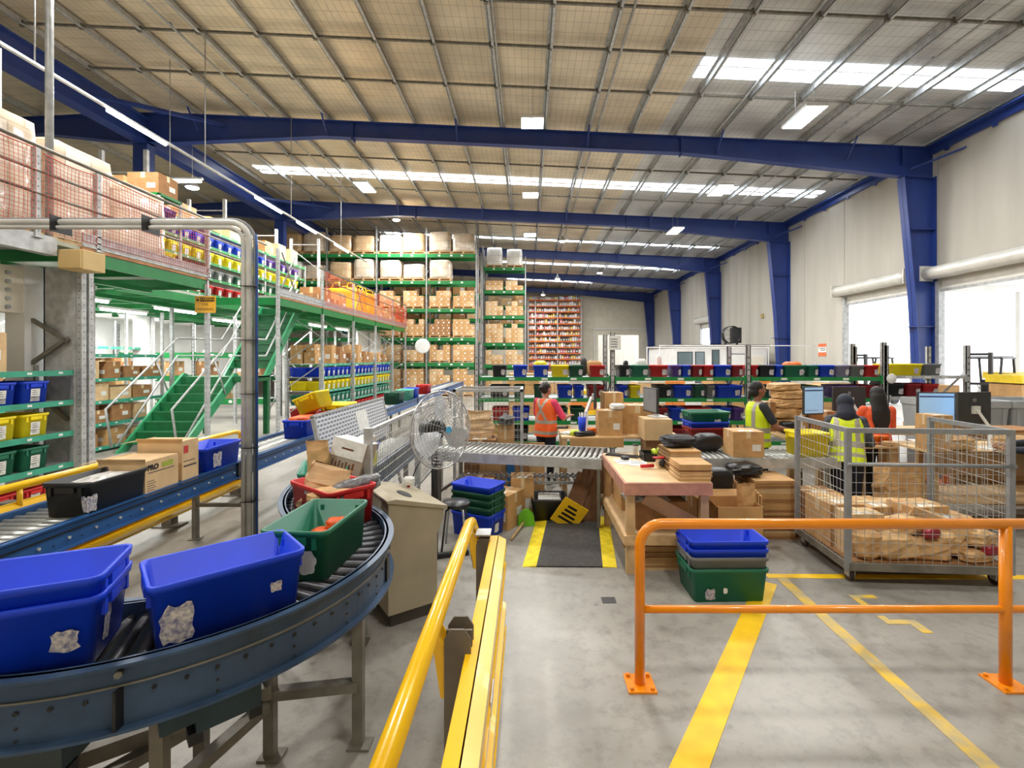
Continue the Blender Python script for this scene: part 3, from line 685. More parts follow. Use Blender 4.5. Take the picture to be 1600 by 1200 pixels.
bin_row('purple', XS, ml[3], [y for y in yy if y <= 11.2 or y >= 15.4], .6, 'purple bin on the upper shelf of the mezzanine bin shelving', 'purple bins on the mezzanine', Hh=.24)
for k in range(9): carton((XS-.35, 10.3+.9*k+R.uniform(-.1,.1), ZD+1.862), (.5, R.uniform(.45,.75), R.uniform(.3,.55)), 'pale carton on top of the mezzanine bin shelving', 'cartons on top of the mezzanine bin shelving', R.choice((0,1,1)), PI/2)
for k in range(5): load((-10.6, 10.5+2.1*k, ZD+.07), R.uniform(1.9, 2.3), 'tall wrapped load on the mezzanine behind the bin shelving', 'wrapped loads behind the mezzanine bin shelving', k)
# crowd of near bins on the mezzanine beside the wrapped loads: two purple and two yellow
for (c, y, z, lab) in (('purple', 9.35, ZD+1.06, 'purple bin stacked beside the last wrapped load, upper'), ('yellow', 9.35, ZD+.2, 'yellow bin under the purple bins beside the last wrapped load')):
    tote(c, (XM-.8, y, z), 0, lab, None, .6, .5, .3, name='storage_bin')
t = thing('bin_stand', 'short shelf stand holding the purple and yellow bins by the netting', 'shelving', (XM-.8, 9.35, ZD+.06))
for z in (.12, .98, 1.5): MB().box(-.35, .35, -.3, .3, z-.03, z+.018).build('shelf', green_beam, t)
m = MB()
for a in (-.33, .33):
    for b_ in (-.28, .28): m.box(a-.02, a+.02, b_-.02, b_+.02, 0, 1.5)
m.build('upright', galv, t)
carton((XM-.8, 9.35, ZD+1.58), (.6, .5, .4), 'orange-brown carton on top of the short shelf stand', None, 2)
yb_ = mat('yellow_bulk_bag', (250,186,14), .5, 0, .06, 5, .15)
for i, (y, lab) in enumerate(((19.6, 'tall yellow bulk bag on the mezzanine nearest the bins'), (20.9, 'tall yellow bulk bag on the mezzanine beside the orange net'))):
    t = thing('bulk_bag', lab, 'bulk bag', (XM-.85, y, ZD+.07)); m = MB(); r = random.Random(i); lp = []
    for k in range(8):
        z = 1.15*k/7; lp.append([(p[0]*(1+r.uniform(-.02,.02)), p[1]*(1+r.uniform(-.02,.02)), z) for p in rrect(.58+.03*math.sin(k), .58+.03*math.sin(k), .1, z, 4)])
    m.loft(lp); m.build('bag_body', yb_, t)
    for sx in (-1, 1):
        for sy in (-1, 1): MB().tube([(sx*.5, sy*.5, 1.1), (sx*.42, sy*.45, 1.36), (sx*.2, sy*.45, 1.4), (sx*.1, sy*.52, 1.12)], .022, 6).build('lifting_loop', yb_, t)
for k in range(4): carton((XM-.9, 16.0+.72*k, ZD+.07), (.8, .66, .5+.3*(k % 2)), 'brown carton on the mezzanine floor behind the orange net', 'cartons on the mezzanine floor', R.choice((0, 2)), 0)
for k in range(4): carton((XM-.8, 22.4+.75*k, ZD+.07), (.8, .68, .55+.25*((k+1) % 2)), 'brown carton near the far end of the mezzanine', 'cartons at the far end of the mezzanine', R.choice((0, 1)), 0)
t = thing('tube_light_row', 'row of fluorescent tubes on a channel above the mezzanine rail', 'tube light', (-7.5, 8, 6.5))
MB().box(-7.53, -7.47, 6.5, 22, 6.56, 6.6).build('channel', galv, t, world=True)
for y in (8.45, 13.05, 15.4, 18.4):
    MB().tube([(-7.5, y, 6.53), (-7.5, y+1.35, 6.53)], .035, 8).build('tube', tube_m, t, world=True)
    area('tube_light', (0, y-8+.67, 0), .1, 1.3, 80, t)
m = MB()
for y in (7.2, 11, 15, 19): m.tube([(-7.5, y, 6.6), (-7.5, y, rt(-7.5)+.02)], .012, 5)
m.build('hanger_rod', galv, t, world=True)
t = thing('tube_light', 'cool white fluorescent tube across the mezzanine behind the goods', 'tube light', (-9.3, 12.3, 6.7)); MB().tube([(-.8, 0, 0), (.8, 0, 0)], .04, 8).build('tube', tube_m, t); MB().box(-.85, .85, -.04, .04, .04, .09).tube([(0,0,.09),(0,0,rt(-9.3)-6.68)], .01, 5).build('channel', galv, t); area('tube_light', (0,0,-.06), 1.5, .1, 45, t)

# ---------------------------------------------------------------- below the deck
for i, (x, y) in enumerate(((-8.6, 8.6), (-11, 9.2), (-8.9, 16.2), (-11.5, 13.5), (-8.6, 19.4), (-10.8, 17.0), (-8.6, 22), (-11, 21), (-9.9, 10.4), (-12.6, 11), (-9.8, 13.2), (-12.7, 15.5), (-10, 19.0))):
    t = thing('tube_light', 'fluorescent tube under the mezzanine deck', 'tube light', (x, y, ZD-.27), group='tubes under the mezzanine deck')
    MB().tube([(0, -.75, 0), (0, .75, 0)], .035, 8).build('tube', tube_m, t); MB().box(-.05, .05, -.8, .8, .03, .10).build('channel', white_paint, t); area('tube_light', (0,0,-.06), .12, 1.4, 62, t)
LS = [.15, .6, 1.05, 1.5, 1.93]
bin_shelf('sea green shelving of bins at the near end below the mezzanine', 'bin_shelving', XM-.04, 4.3, 6.95, .62, LS, 2.0, teal_beam, 2.7)
ny = [5.16+.42*k for k in range(4)]
for c, z, h_, lab in (('red', LS[0], .2, 'lowest'), ('teal', LS[1], .3, 'second'), ('yellow', LS[2], .3, 'third'), ('blue', LS[3], .29, 'fourth')):
    bin_row('green' if c == 'teal' else c, XM-.04, z, ny, .6, '%s bin on the %s shelf of the near sea green shelving' % ('green' if c == 'teal' else c, lab), '%s bins on the near shelving' % c, .37, h_)
for (y, sx, h_, k, lab) in ((5.42, .5, .62, 0, 'tall brown carton on the near shelving above the blue bins'), (5.86, .45, .5, 1, 'brown carton with two white labels on the near shelving'), (4.84, .6, .7, 2, 'dark brown carton at the edge of the near shelving')):
    carton((XM-.4, y, LS[4]), (.6, sx, h_), lab, None, k)
m = MB(); m.box(-7.16, -6.68, 7.0, 7.02, 0, 3.45).box(-7.16, -7.14, 7.0, 7.6, 0, 3.45); solo(m, 'sheet_cladding', galv, 'dull grey sheet cladding closing the end of the near shelving', 'cladding')
t = thing('building_post', 'off-white steel post with bolted bracket beside the near shelving', 'post', (-7.38, 6.95, 0)); MB().box(-.14, .14, -.14, .14, 0, 3.45).build('shaft', white_paint, t); m = MB(); m.box(-.12, .12, -2.6, -.14, 2.75, 3.4); m.build('bracket', cream, t)
for k in range(5): MB().tube([(.12, -.35, 2.82+.12*k), (.15, -.35, 2.82+.12*k)], .03, 10).build('bolt', galv, t)
solo(MB().box(XM-.12, XM+.02, 3.0, 6.62, ZD-.17, ZD+.08), 'edge_girder', galv, 'pale steel girder end under the near edge of the mezzanine', 'girder')
bin_shelf('long sea green bin shelving under the far part of the mezzanine', 'bin_shelving', XM-.06, 15.25, 23.1, 1.1, LS, 2.05, teal_beam, 2.62)
yy = [15.55+.4*k for k in range(19)]
for c, z, lab in (('red', LS[0], 'lowest'), ('teal', LS[1], 'second'), ('yellow', LS[2], 'third'), ('blue', LS[3], 'fourth')):
    bin_row(c, XM-.06, z, yy, .6, '%s bin on the %s shelf of the long far shelving' % (c, lab), '%s bins on the long far shelving' % c, .35, .3)
    tote('green' if c == 'teal' else c, (-7.45, 15.5, z), PI/2*0, '%s bin in the rear column at the end of the long far shelving' % c, None, .55, .36, .3, name='storage_bin')
for k in range(8): carton((XM-.45, 16.45+.84*k, LS[4]), (.6, R.uniform(.4,.75), R.uniform(.35,.75)), 'brown carton on top of the long far shelving', 'cartons on top of the long far shelving', R.choice((0,0,1,2)), R.uniform(-.1,.1))
for k, (x, y, z, s, h_) in enumerate(((-7.5, 15.6, 0, .55, .6), (-7.08, 15.6, 0, .5, .36), (-7.08, 15.6, .361, .4, .28))): carton((x, y, LS[4]+z), (s*.7, s, h_), ['largest brown carton at the near end on the long far shelving','middle brown carton at the near end on the long far shelving','small brown carton at the near end on the long far shelving'][k], None, 0)
bin_shelf('green carton shelving behind the stairs below the mezzanine', 'carton_shelving', -9.55, 7.3, 12.4, 1.0, [.12, .65, 1.15, 1.65, 2.2], 3.3, teal_beam, 2.55)
for li, z in enumerate((.12, .65, 1.15, 1.65)):
    y = 7.55
    while y < 12.1:
        s = R.uniform(.35, .62); carton((-9.95, y+s/2, z), (.7, s*.94, R.uniform(.25, .4)), 'brown carton on the carton shelving behind the stairs, shelf %s from the floor' % ORD[li], 'cartons behind the stairs shelf %d' % (li+1), R.choice((0, 2, 2, 1)), R.uniform(-.06, .06)); y += s+R.uniform(0, .2)
bin_shelf('tall carton shelving deeper below the mezzanine', 'carton_shelving', -12.3, 7.3, 15.2, 1.0, [.2, .95, 1.7, 2.45], 3.3, teal_beam, 2.63)
for li, z in enumerate((.2, .95, 1.7)):
    for k in range(10): carton((-12.8, 7.8+.75*k, z), (.7, R.uniform(.4,.66), R.uniform(.3,.55)), 'brown carton on the deeper carton shelving below the mezzanine, shelf %s' % ORD[li], 'cartons on the deeper shelving %d' % (li+1), R.choice((0, 1, 2)))
rack('carton_shelving', 'deep shelving at the back below the mezzanine', -14.2, 2, 2.6, 16.4, .8, [.7, 1.5, 2.3], 3.3, deck=True)
for k in range(8): carton((-13.9+.62*k, 16.8, R.choice((.7, 1.5))), (.5, .6, .5), 'brown carton on the deep shelving at the back below the mezzanine', 'cartons on the deep back shelving', R.choice((0, 2)))
structure(MB().box(-14.9, -14.7, 2.0, 25.5, 0, 3.69), 'wall_left', white_paint, 'white wall lining behind the mezzanine shelving', 'wall')
solo(MB().box(-8.0, -7.9, 22.0, 25.4, 0, 3.4).box(-7.9,-7.88, 23.3, 25.4, 0, 3.4), 'sheet_screen', white_paint, 'white sheet screen behind the far shelving below the mezzanine', 'screen')

# ---------------------------------------------------------------- stairs
st = thing('staircase', 'green steel stairs with galvanised handrails climbing to the mezzanine', 'stairs', (-8.35, 10.6, 0))
LX0, LX1, UX0, UX1 = -9.05, -7.72, -8.42, -7.3
fl1 = ((10.55, 0.0), (12.45, 1.62)); fl2 = ((13.25, 1.62), (15.05, ZD))
for (y0, z0), (y1, z1) in (fl1, fl2):
    SX0, SX1 = (LX0, LX1) if z0 == 0 else (UX0, UX1)
    for x in (SX0, SX1):
        m = MB(); dz = .13; m.prism([(y0-.16, z0-.0), (y0+.12, z0), (y1+.12, z1-.1), (y1+.12, z1+.06), (y1-.02, z1+.1)], x-.03, x+.03, 'x'); m.build('stringer', stringer_green, st, world=True)
    n_ = 8 if z0 == 0 else 9
    for k in range(1, n_):
        z = z0+(z1-z0)*k/n_; y = y0+(y1-y0)*k/n_
        m = MB(); m.box(SX0+.03, SX1-.03, y-.14, y+.12, z-.035, z).box(SX0+.03, SX1-.03, y+.10, y+.12, z-.0, z+(z1-z0)/n_-.03); m.build('tread', stair_green, st, world=True)
SX0, SX1 = LX0, UX1
m = MB(); m.box(SX0-.03, SX1+.03, 12.35, 13.35, 1.58, 1.62).box(SX0-.03, SX1+.03, 12.33, 12.38, 1.48, 1.62).box(SX1-.02, SX1+.03, 12.35, 13.35, 1.48, 1.62); m.build('landing', stair_green, st, world=True)
for x in (SX0+.05, SX1-.02):
    for y in (12.45, 13.25): MB().box(x-.06, x+.06, y-.06, y+.06, 0, 1.5).build('landing_post', stair_green, st, world=True)
for x, xu in ((LX0-.05, UX0-.05), (LX1+.05, UX1+.05)):
    for hh in (1.0, .55):
        pts = [(x, 10.35, .15), (x, 10.2, hh), (x, 12.3, 1.62+hh), (xu, 13.1, 1.62+hh), (xu, 14.9, ZD+hh)] if hh == 1.0 else [(x, 10.5, .2), (x, 12.3, 1.62+hh), (xu, 13.1, 1.62+hh), (xu, 14.9, ZD+hh)]
        MB().tube([Vector(p) for p in pts], .024, 8).build('handrail', galv, st, world=True)
    m = MB()
    for (xx, y, z) in ((x, 11.9, 1.2), (xu, 13.9, 2.45)): MB().tube([(xx, y+.1, z), (xx, y-.3, z+.85)], .02, 8).build('baluster', galv, st, world=True)
# signs and small fittings on the mezzanine edge
sg = thing('warning_sign', 'orange-yellow warning sign hung on the mezzanine post above the stairs', 'sign', (XM+.02, 9.66, 3.2))
sy = mat('sign_yellow', (226,168,40), .5, 0, .03); MB().box(-.21, .21, -.006, .006, -.17, .17).build('sign_plate', sy, sg); MB().box(-.1, .19, -.009, -.006, .06, .14).build('title_band', black_p, sg)
text('WARNING', .075, frame((.045, -.0105, .1), (1,0,0), (0,0,1)), sy, sg); text('USE', .075, frame((0, -.0075, 0), (1,0,0), (0,0,1)), black_p, sg); text('HANDRAIL', .075, frame((0, -.0075, -.1), (1,0,0), (0,0,1)), black_p, sg)
m = MB(); m.add([(-.19,-.009,.07),(-.12,-.009,.07),(-.155,-.009,.13)], [(0,1,2)]); m.build('warning_triangle', black_p, sg)
MB().bar((0,.0,.17),(0,.0,.42),.02,.01).build('hanging_strap', galv, sg)
t = thing('junction_box', 'beige enclosure box fixed to the mezzanine corner post', 'box', (XM+.16, 6.85, 3.5)); b_ = mat('beige_box', (206,176,118), .5, 0, .04, 3); MB().box(-.17, .17, -.18, .18, -.14, .14).build('casing', b_, t, bev=.01); MB().box(-.16, .16, -.205, -.181, -.13, .13).build('lid', b_, t, bev=.006)
m = MB(); m.lathe([(.001,.03),(.25,.028),(.36,.012),(.39,0),(.37,-.03),(.1,-.04),(.001,-.04)], 32, 0, Matrix.Rotation(PI/2, 4, 'X')); o = solo(m, 'convex_mirror', white_paint, 'round white convex mirror on the rack post at the end of the mezzanine', 'mirror', (-5.55, 24.9, 2.75), rot=(0, 0, .15))
m = MB().tube([(0, .02, 0), (-.2, .3, 0), (-.45, 1.05, 0)], .02, 6).build('mirror_arm', galv, o)

# ---------------------------------------------------------------- straight blue roller conveyor
CXa, CXb, CZ, Y0c, Y1c = -3.86, -3.27, .95, 1.9, 24.0
cv = thing('roller_conveyor', 'long straight roller conveyor with blue side rails on grey legs', 'conveyor', (-3.56, 2, 0))
def siderail(x, sgn):
    m = MB(); z0, z1 = CZ-.19, CZ
    m.box(x-.012, x+.012, Y0c, Y1c, z0, z1).box(*sorted((x, x+sgn*.045)), Y0c, Y1c, z1-.012, z1).box(*sorted((x, x+sgn*.045)), Y0c, Y1c, z0, z0+.012).box(*sorted((x+sgn*.012, x+sgn*.024)), Y0c, Y1c, z1-.075, z1-.066, 2)
    y = Y0c+.2
    while y < 12:
        m.tube([(x, y, z1-.12), (x+sgn*.022, y, z1-.12)], .011, 6, 1); m.tube([(x, y+.1, z1-.14), (x+sgn*.016, y+.1, z1-.14)], .006, 5, 2); y += .21
    for y in (5.35, 9.6, 14, 19): m.box(*sorted((x, x+sgn*.03)), y-.05, y+.05, z0-.02, z1-.01, 2)
    m.build('side_rail', [conv_blue, galv, black_p], cv, world=True)
siderail(CXb, 1); siderail(CXa, -1)
rm = MB(); rm.tube([(CXa+.015, 0, 0), (CXb-.015, 0, 0)], .026, 10); rme = rm.mesh('roller', roller_m)
pit = .082
for k in range(100): link('roller', rme, Vector((0, Y0c+1.0+pit*k, CZ-.055))-cv.location, parent=cv)
mb = MB(); y = Y0c+1.0+pit*100
while y < Y1c: mb.tube([(CXa+.015, y, CZ-.055), (CXb-.015, y, CZ-.055)], .026, 6); y += pit
o = mb.build('rollers', roller_m, cv, world=True); o['kind'] = 'stuff'
for y in (2.7, 5.5, 8.4, 11.3, 14.2, 17.1, 20, 23):
    for x in (CXa-.0, CXb+.0):
        m = MB(); m.box(x-.025, x+.025, y-.03, y+.03, 0.01, CZ-.19).box(x-.06, x+.06, y-.05, y+.05, 0, .012); m.build('leg', galv_dark, cv, world=True)
    MB().box(CXa, CXb, y-.02, y+.02, .38, .42).build('cross_brace', galv_dark, cv, world=True)

# yellow hand rail with guard beam behind the conveyor
yg = thing('guard_barrier', 'yellow handrail and guard beam behind the straight conveyor', 'barrier', (-4.45, 4, 0))
MB().tube([(-4.4, 1.5, 1.0), (-4.4, 7.1, 1.0), (-4.4, 7.25, .96), (-4.4, 7.27, .8)], .035, 12).build('handrail', yellow_rail, yg, world=True)
m = MB()
for z in (.56, .12): m.box(-4.43, -4.41, 1.5, 7.4, z, z+.3); m.prism([(-4.41, z+.02), (-4.35, z+.08), (-4.35, z+.12), (-4.41, z+.15), (-4.35, z+.19), (-4.35, z+.23), (-4.41, z+.29)], 1.5, 7.4)
m.build('guard_beam', yellow_rail, yg, world=True)
for y in (2.2, 4.1, 5.95, 7.3):
    m = MB(); m.box(-4.56, -4.44, y-.06, y+.06, 0, .86).box(-4.66, -4.34, y-.1, y+.1, 0, .015); m.build('post', dark_post, yg, world=True)
    m = MB(); m.tube([(-4.4, y, .8), (-4.4, y, .98)], .02, 8); m.build('rail_bracket', yellow_rail, yg, world=True)
# vertical conduit pole with the cable pipes running off to the side
cp = thing('conduit_pole', 'vertical grey conduit pole with cable pipes bending off over the shelving', 'pole', (-3.12, 5.3, 0))
def bend(x, z, r, dy, off):
    P = [(x, 5.3+dy, 0.02)]; P += [(x, 5.3+dy, z-r)]
    for k in range(1, 7): a = PI/2*k/6; P.append((x-r+r*math.cos(a), 5.3+dy, z-r+r*math.sin(a)))
    P.append((-8, 5.3+dy-.1, z+off)); return P
for (x, z, r, dy, rad, mt) in ((-3.12, 3.62, .2, 0, .034, galv), (-3.168, 3.555, .16, -.03, .023, galv), (-3.075, 3.66, .24, .03, .018, grey_p)):
    MB().tube(bend(x, z, r, dy, -.02), rad, 10, 0).build('conduit_pipe', mat('pale_conduit', (206,204,198), .35, 0, .06, 5) if mt is galv else mt, cp, world=True)
MB().tube([(-3.045, 5.32, .05), (-3.045, 5.32, 3.35), (-3.07, 5.34, 3.5)], .014, 8).build('air_hose', mat('blue_hose', (48,86,150), .4, 0, .05), cp, 'blue air hose', world=True)
for z in (.5, 1.1, 1.7, 2.3, 2.9): MB().box(-3.195, -3.03, 5.245, 5.345, z, z+.007).build('cable_tie', black_p, cp, world=True)
for x in (-4.2, -5.2): MB().box(x-.004, x+.004, 5.15, 5.4, 3.49, 3.67).build('cable_tie', black_p, cp, world=True)
MB().box(-3.22, -3.02, 5.2, 5.4, 0, .02).build('base_plate', galv, cp, world=True)
# ---------------------------------------------------------------- curved conveyor in the foreground
C1 = Vector((-2.05, 2.85, 0)); C2 = Vector((-.24, 4.66, 0)); RI, RO = .64, 1.15; RM = (RI+RO)/2; WH = (RO-RI)/2
path = []
for k in range(14): path.append((Vector((-3.35+1.3*k/14, 2.85-RM, 0)), Vector((1, 0, 0))))
for k in range(54):
    a = math.radians(-90+135*k/53); path.append((C1+Vector((math.cos(a), math.sin(a), 0))*RM, Vector((-math.sin(a), math.cos(a), 0))))
R2 = 1.41+WH
for k in range(1, 22):
    a = math.radians(225-45*k/21); path.append((C2+Vector((math.cos(a), math.sin(a), 0))*R2, Vector((math.sin(a), -math.cos(a), 0))))
ye = path[-1][0].y; xe = path[-1][0].x
for k in range(1, 26): path.append((Vector((xe, ye+.1*k, 0)), Vector((0, 1, 0))))
cc = thing('curved_conveyor', 'curved roller conveyor with dull blue side rails sweeping through the foreground', 'conveyor', (-2.05, 2.85, 0))
def sweep(m, off, prof, mi=0, i0=0, i1=None):
    loops = []
    for p, t in path[i0:i1]:
        s = Vector((t.y, -t.x, 0)); loops.append([p+s*(off+u)+Vector((0, 0, z)) for u, z in prof])
    m.loft(loops, mi, False)
for sg, nm in ((1, 'outer'), (-1, 'inner')):
    m = MB(); z0, z1 = .69, .95
    sweep(m, sg*WH, [(-.012, z0), (.012, z0), (.012, z1), (-.012, z1)][::1])
    sweep(m, sg*(WH+.022), [(-.024, z1-.012), (.024, z1-.012), (.024, z1), (-.024, z1)])
    sweep(m, sg*(WH+.022), [(-.024, z0), (.024, z0), (.024, z0+.012), (-.024, z0+.012)])
    sweep(m, sg*(WH+.016), [(-.004, z1-.095), (.004, z1-.095), (.004, z1-.088), (-.004, z1-.088)], 1)
    for k in range(2, len(path)-2, 2):
        p, t = path[k]; s = Vector((t.y, -t.x, 0))*sg; q = p+s*WH; zz = z1-.13
        m.tube([q+Vector((0,0,zz)), q+s*.019+Vector((0,0,zz))], .009, 6, 2)
        if k % 6 == 0:
            for dz in (.03, .075): m.tube([q+Vector((0,0,z0+dz)), q+s*.017+Vector((0,0,z0+dz))], .006, 6, 2)
    for k in (24, 52, 68):
        p, t = path[k]; s = Vector((t.y, -t.x, 0))*sg; q = p+s*(WH+.02); m.bar(q+Vector((0,0,z0+.0)), q+Vector((0,0,z1-.1)), .012, .05, 2)
        m.tube([q+Vector((0,0,z1-.04)), q+s*.02+Vector((0,0,z1-.04))], .014, 6, 1)
    m.build('side_rail', [curve_blue, galv_dark, black_p], cc, world=True)
# rollers across the path, tapered in the bends
dist = 0; last = path[0][0]; nxt = .05
for (p, t) in path:
    pass
L = 0
cum = [0]
for (p0, _), (p1, _) in zip(path[:-1], path[1:]): cum.append(cum[-1]+(p1-p0).length)
def along(d):
    for i in range(len(cum)-1):
        if cum[i+1] >= d:
            f = (d-cum[i])/(cum[i+1]-cum[i]); return path[i][0].lerp(path[i+1][0], f), path[i][1].lerp(path[i+1][1], f).normalized(), i
    return path[-1][0], path[-1][1], len(path)-1
d = .05
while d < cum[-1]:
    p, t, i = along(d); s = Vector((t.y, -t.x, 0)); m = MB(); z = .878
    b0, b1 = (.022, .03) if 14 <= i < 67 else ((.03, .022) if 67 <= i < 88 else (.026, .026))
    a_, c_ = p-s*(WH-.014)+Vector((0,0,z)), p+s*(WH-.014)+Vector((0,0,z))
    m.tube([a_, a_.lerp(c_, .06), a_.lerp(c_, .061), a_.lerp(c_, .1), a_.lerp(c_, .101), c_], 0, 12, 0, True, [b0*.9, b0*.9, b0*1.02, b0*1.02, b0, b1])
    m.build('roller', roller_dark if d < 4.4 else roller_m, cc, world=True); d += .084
# drive boxes and the support frame underneath
for (k, dz) in ((18, 0), (31, .0)):
    p, t = path[k]; s = Vector((t.y, -t.x, 0)); q = p+s*(WH-.1); M = frame((q.x, q.y, .615), -t, s)
    m = MB(); m.cb((0, 0, 0), (.24, .16, .12), 0, M).cb((.12, .04, -.08), (.05, .07, .05), 1, M).cb((-.1, .04, -.08), (.05, .07, .05), 1, M).cb((.18, .03, .02), (.12, .1, .06), 0, M); m.build('drive_box', [mat('dull_teal', (44,66,76), .4, .1, .08), black_p], cc, world=True)
lg = []
for (x, y, zt) in ((-.92, 2.57, .69), (-1.36, 2.5, .69), (-2.0, 1.75, .69), (-1.62, 2.35, .69), (-1.25, 3.5, .69), (-1.7, 3.25, .69), (-2.1, 4.7, .69), (-1.7, 4.7, .69), (-2.1, 6.6, .69), (-1.7, 6.6, .69), (-1.5, 1.93, .69)):
    m = MB(); m.box(x-.028, x+.028, y-.022, y+.022, 0.01, zt).box(x-.05, x+.07, y-.045, y+.045, 0, .012); m.build('leg', galv_dark, cc, world=True)
m = MB(); m.bar((-.92, 2.57, .33), (-1.36, 2.5, .33), .06, .05).bar((-1.36, 2.5, .36), (-2.6, 1.62, .36), .09, .07).bar((-1.36, 2.45, .3), (-1.5, 1.93, .3), .06, .05).bar((-2.0, 1.75, .3), (-1.62, 2.35, .3), .06, .05); m.build('cross_beam', galv_dark, cc, world=True)
MB().tube([(-1.5, 2.1, .62), (-1.47, 2.12, .5), (-1.52, 2.2, .42), (-1.62, 2.3, .38)], .006, 6).build('cable', mat('orange_cable', (214,96,40), .5, 0, .05), cc, world=True)
solo(MB().box(-.2, .2, -.12, .12, 0, .52), 'timber_box', mat('tan_board', (206,168,112), .6, 0, .05), 'tan board box standing below the near end of the curved conveyor', 'box', (-1.92, 1.62, 0), .35)
ZT = .909
tote('blue', (-1.415, 2.215, ZT), math.radians(43), 'bright blue tote in front on the curved conveyor, empty with torn label', None, .60, .37, .275, patches=[('-y', -.20, .10, .12, .17, residue, True, 3), ('+x', .02, .14, .1, .05, residue, True, 4), ('-y', .17, .13, .05, .05, residue, True, 5), ('+y', .1, .17, .06, .06, residue, True, 6)])
tote('blue', (-2.0, 1.875, ZT), math.radians(24), 'lower blue tote of the nested pair at the frame edge on the curved conveyor', None, .60, .37, .275, patches=[('-y', .19, .12, .09, .09, residue, True, 7), ('+x', -.06, .12, .07, .16, residue, True, 8)])
tote('blue', (-2.0, 1.875, ZT+.075), math.radians(24), 'upper blue tote nested in another at the frame edge on the curved conveyor', None, .60, .37, .275, patches=[('+x', -.02, .25, .1, .03, residue, True, 9)])
tote('green', (-1.235, 2.80, ZT), math.radians(87), 'green tote holding orange gloves on the curved conveyor', None, .58, .37, .275, patches=[('-x', .07, .10, .1, .13, white_p, True, 2), ('-x', -.02, .10, .08, .14, residue, True, 12)])
tote('red', (-1.455, 3.53, ZT), math.radians(141), 'red tote full of paper bags and parcels on the curved conveyor', None, .58, .38, .275, patches=[('+x', 0, .14, .10, .19, white_p, True, 2), ('-x', -.1, .14, .06, .2, residue, True, 3), ('+y', .0, .235, .11, .045, residue)])
tote('teal', (-1.78, 4.14, ZT), math.radians(110), 'teal tote holding a white carton and a tall paper bag', None, .56, .38, .26)
tote('blue', (-1.82, 4.95, ZT), math.radians(90), 'blue tote of yellow packets on the conveyor by the mesh fence', None, .56, .38, .27, patches=[('-x', -.08, .1, .1, .1, residue, True, 2)])
def blob(name, loc, sz, mt, label, cat, seed=0, rz=0, amp=.12, group=None, rot=None, freq=3.):
    """crumpled closed shape: rounded box pushed about by noise; paper and film keep hard creases"""
    crease = name in ('paper_parcel', 'black_bag', 'bagged_parcel', 'crumpled_film', 'plastic_film', 'dark_bag', 'wrapper')
    m = MB(); N = 14 if crease else 20; loops = []; off = Vector((seed*7.3, seed*3.1, 0)); r = random.Random(seed+3); nl = 6 if crease else 8; j_ = .055 if crease else 0
    for i in range(nl+1):
        v = -1+2*i/nl; ex = 5 if not crease else 9; sq = (1-abs(v)**ex)**(1/ex) if abs(v) < 1 else .62; lp = []
        for j in range(N):
            a = 2*PI*j/N; c, s = math.cos(a), math.sin(a); q = (abs(c)**7+abs(s)**7)**(-1/7)*max(sq, .15)
            p = Vector((c*q, s*q, v)); f = 1+amp*noise.noise(p*freq*.5+off)+amp*.6*noise.noise(p*freq+off)+r.uniform(-j_, j_)
            zz = p.z*(1+amp*.5*noise.noise(p*freq+off*2))+1+(r.uniform(-j_, j_)*1.6 if 0 < i else 0)
            lp.append((p.x*f*sz[0]/2, p.y*f*sz[1]/2, max(0, zz)*sz[2]/2))
        loops.append(lp)
    m.loft(loops, 0, not crease)
    if crease:   # break the flat end faces into triangles about a raised point
        k = len(m.f)-1; f = m.f.pop(); m.m.pop(); m.sm.pop(); c = sum((m.v[q] for q in f), Vector())/len(f); m.v.append(c+Vector((0, 0, .05*sz[2]))); z = len(m.v)-1
        for q in range(len(f)): m.f.append([f[q], f[(q+1) % len(f)], z]); m.m.append(0); m.sm.append(False)
    return solo(m, name, mt, label, cat, loc, rz, group, rot=rot)
def bag(loc, wx, wy, h, label, seed, rz=0, rot=None, mt=None, top=.35):
    """tall folded paper bag, open and pinched at the top, creased all over"""
    r = random.Random(seed); m = MB(); loops = []; n_ = 11
    for i in range(n_+1):
        v = i/n_; kx = 1+.07*math.sin(v*6+seed); ky = 1-(1-top)*max(0, v-.4)/.6; lp = []
        for q, p in enumerate(rrect(wx/2*kx, wy/2*ky, min(wx, wy)*.12*ky, 0, 1)+[]):
            lp.append((p[0]*(1+r.uniform(-.09,.09))+.06*wx*math.sin(v*7+seed), p[1]*(1+r.uniform(-.12,.12)), h*v+r.uniform(-.012,.012)))
        # extra points along the long faces give the paper its folds
        out = []
        for u, w in zip(lp, lp[1:]+lp[:1]):
            out.append(u); out.append(tuple((a+b)/2+r.uniform(-.035, .035)*min(wx, wy)*1.6*(k < 2) for k, (a, b) in enumerate(zip(u, w))))
        loops.append(out)
    m.loft(loops, 0, False, True, False); return solo(m, 'paper_bag', mt or kraft, label, 'paper bag', loc, rz, rot=rot)
og = mat('orange_rubber', (236,98,36), .5, 0, .1, 20)
blob('work_glove', (-1.23, 2.93, ZT+.012), (.2,.16,.13), og, 'orange rubber glove at the far end of the green tote', 'glove', 1, .4, .3); blob('work_glove', (-1.25, 2.76, ZT+.012), (.2,.13,.10), og, 'orange rubber glove lying nearer in the green tote', 'glove', 2, 1.3, .3); blob('work_glove', (-1.19, 2.97, ZT+.13), (.14,.1,.06), og, 'small orange glove propped on another in the green tote', 'glove', 3, .2, .3)
bag((-1.80, 4.05, ZT+.02), .16, .12, .47, 'tall brown paper bag standing in the teal tote', 3, .2)
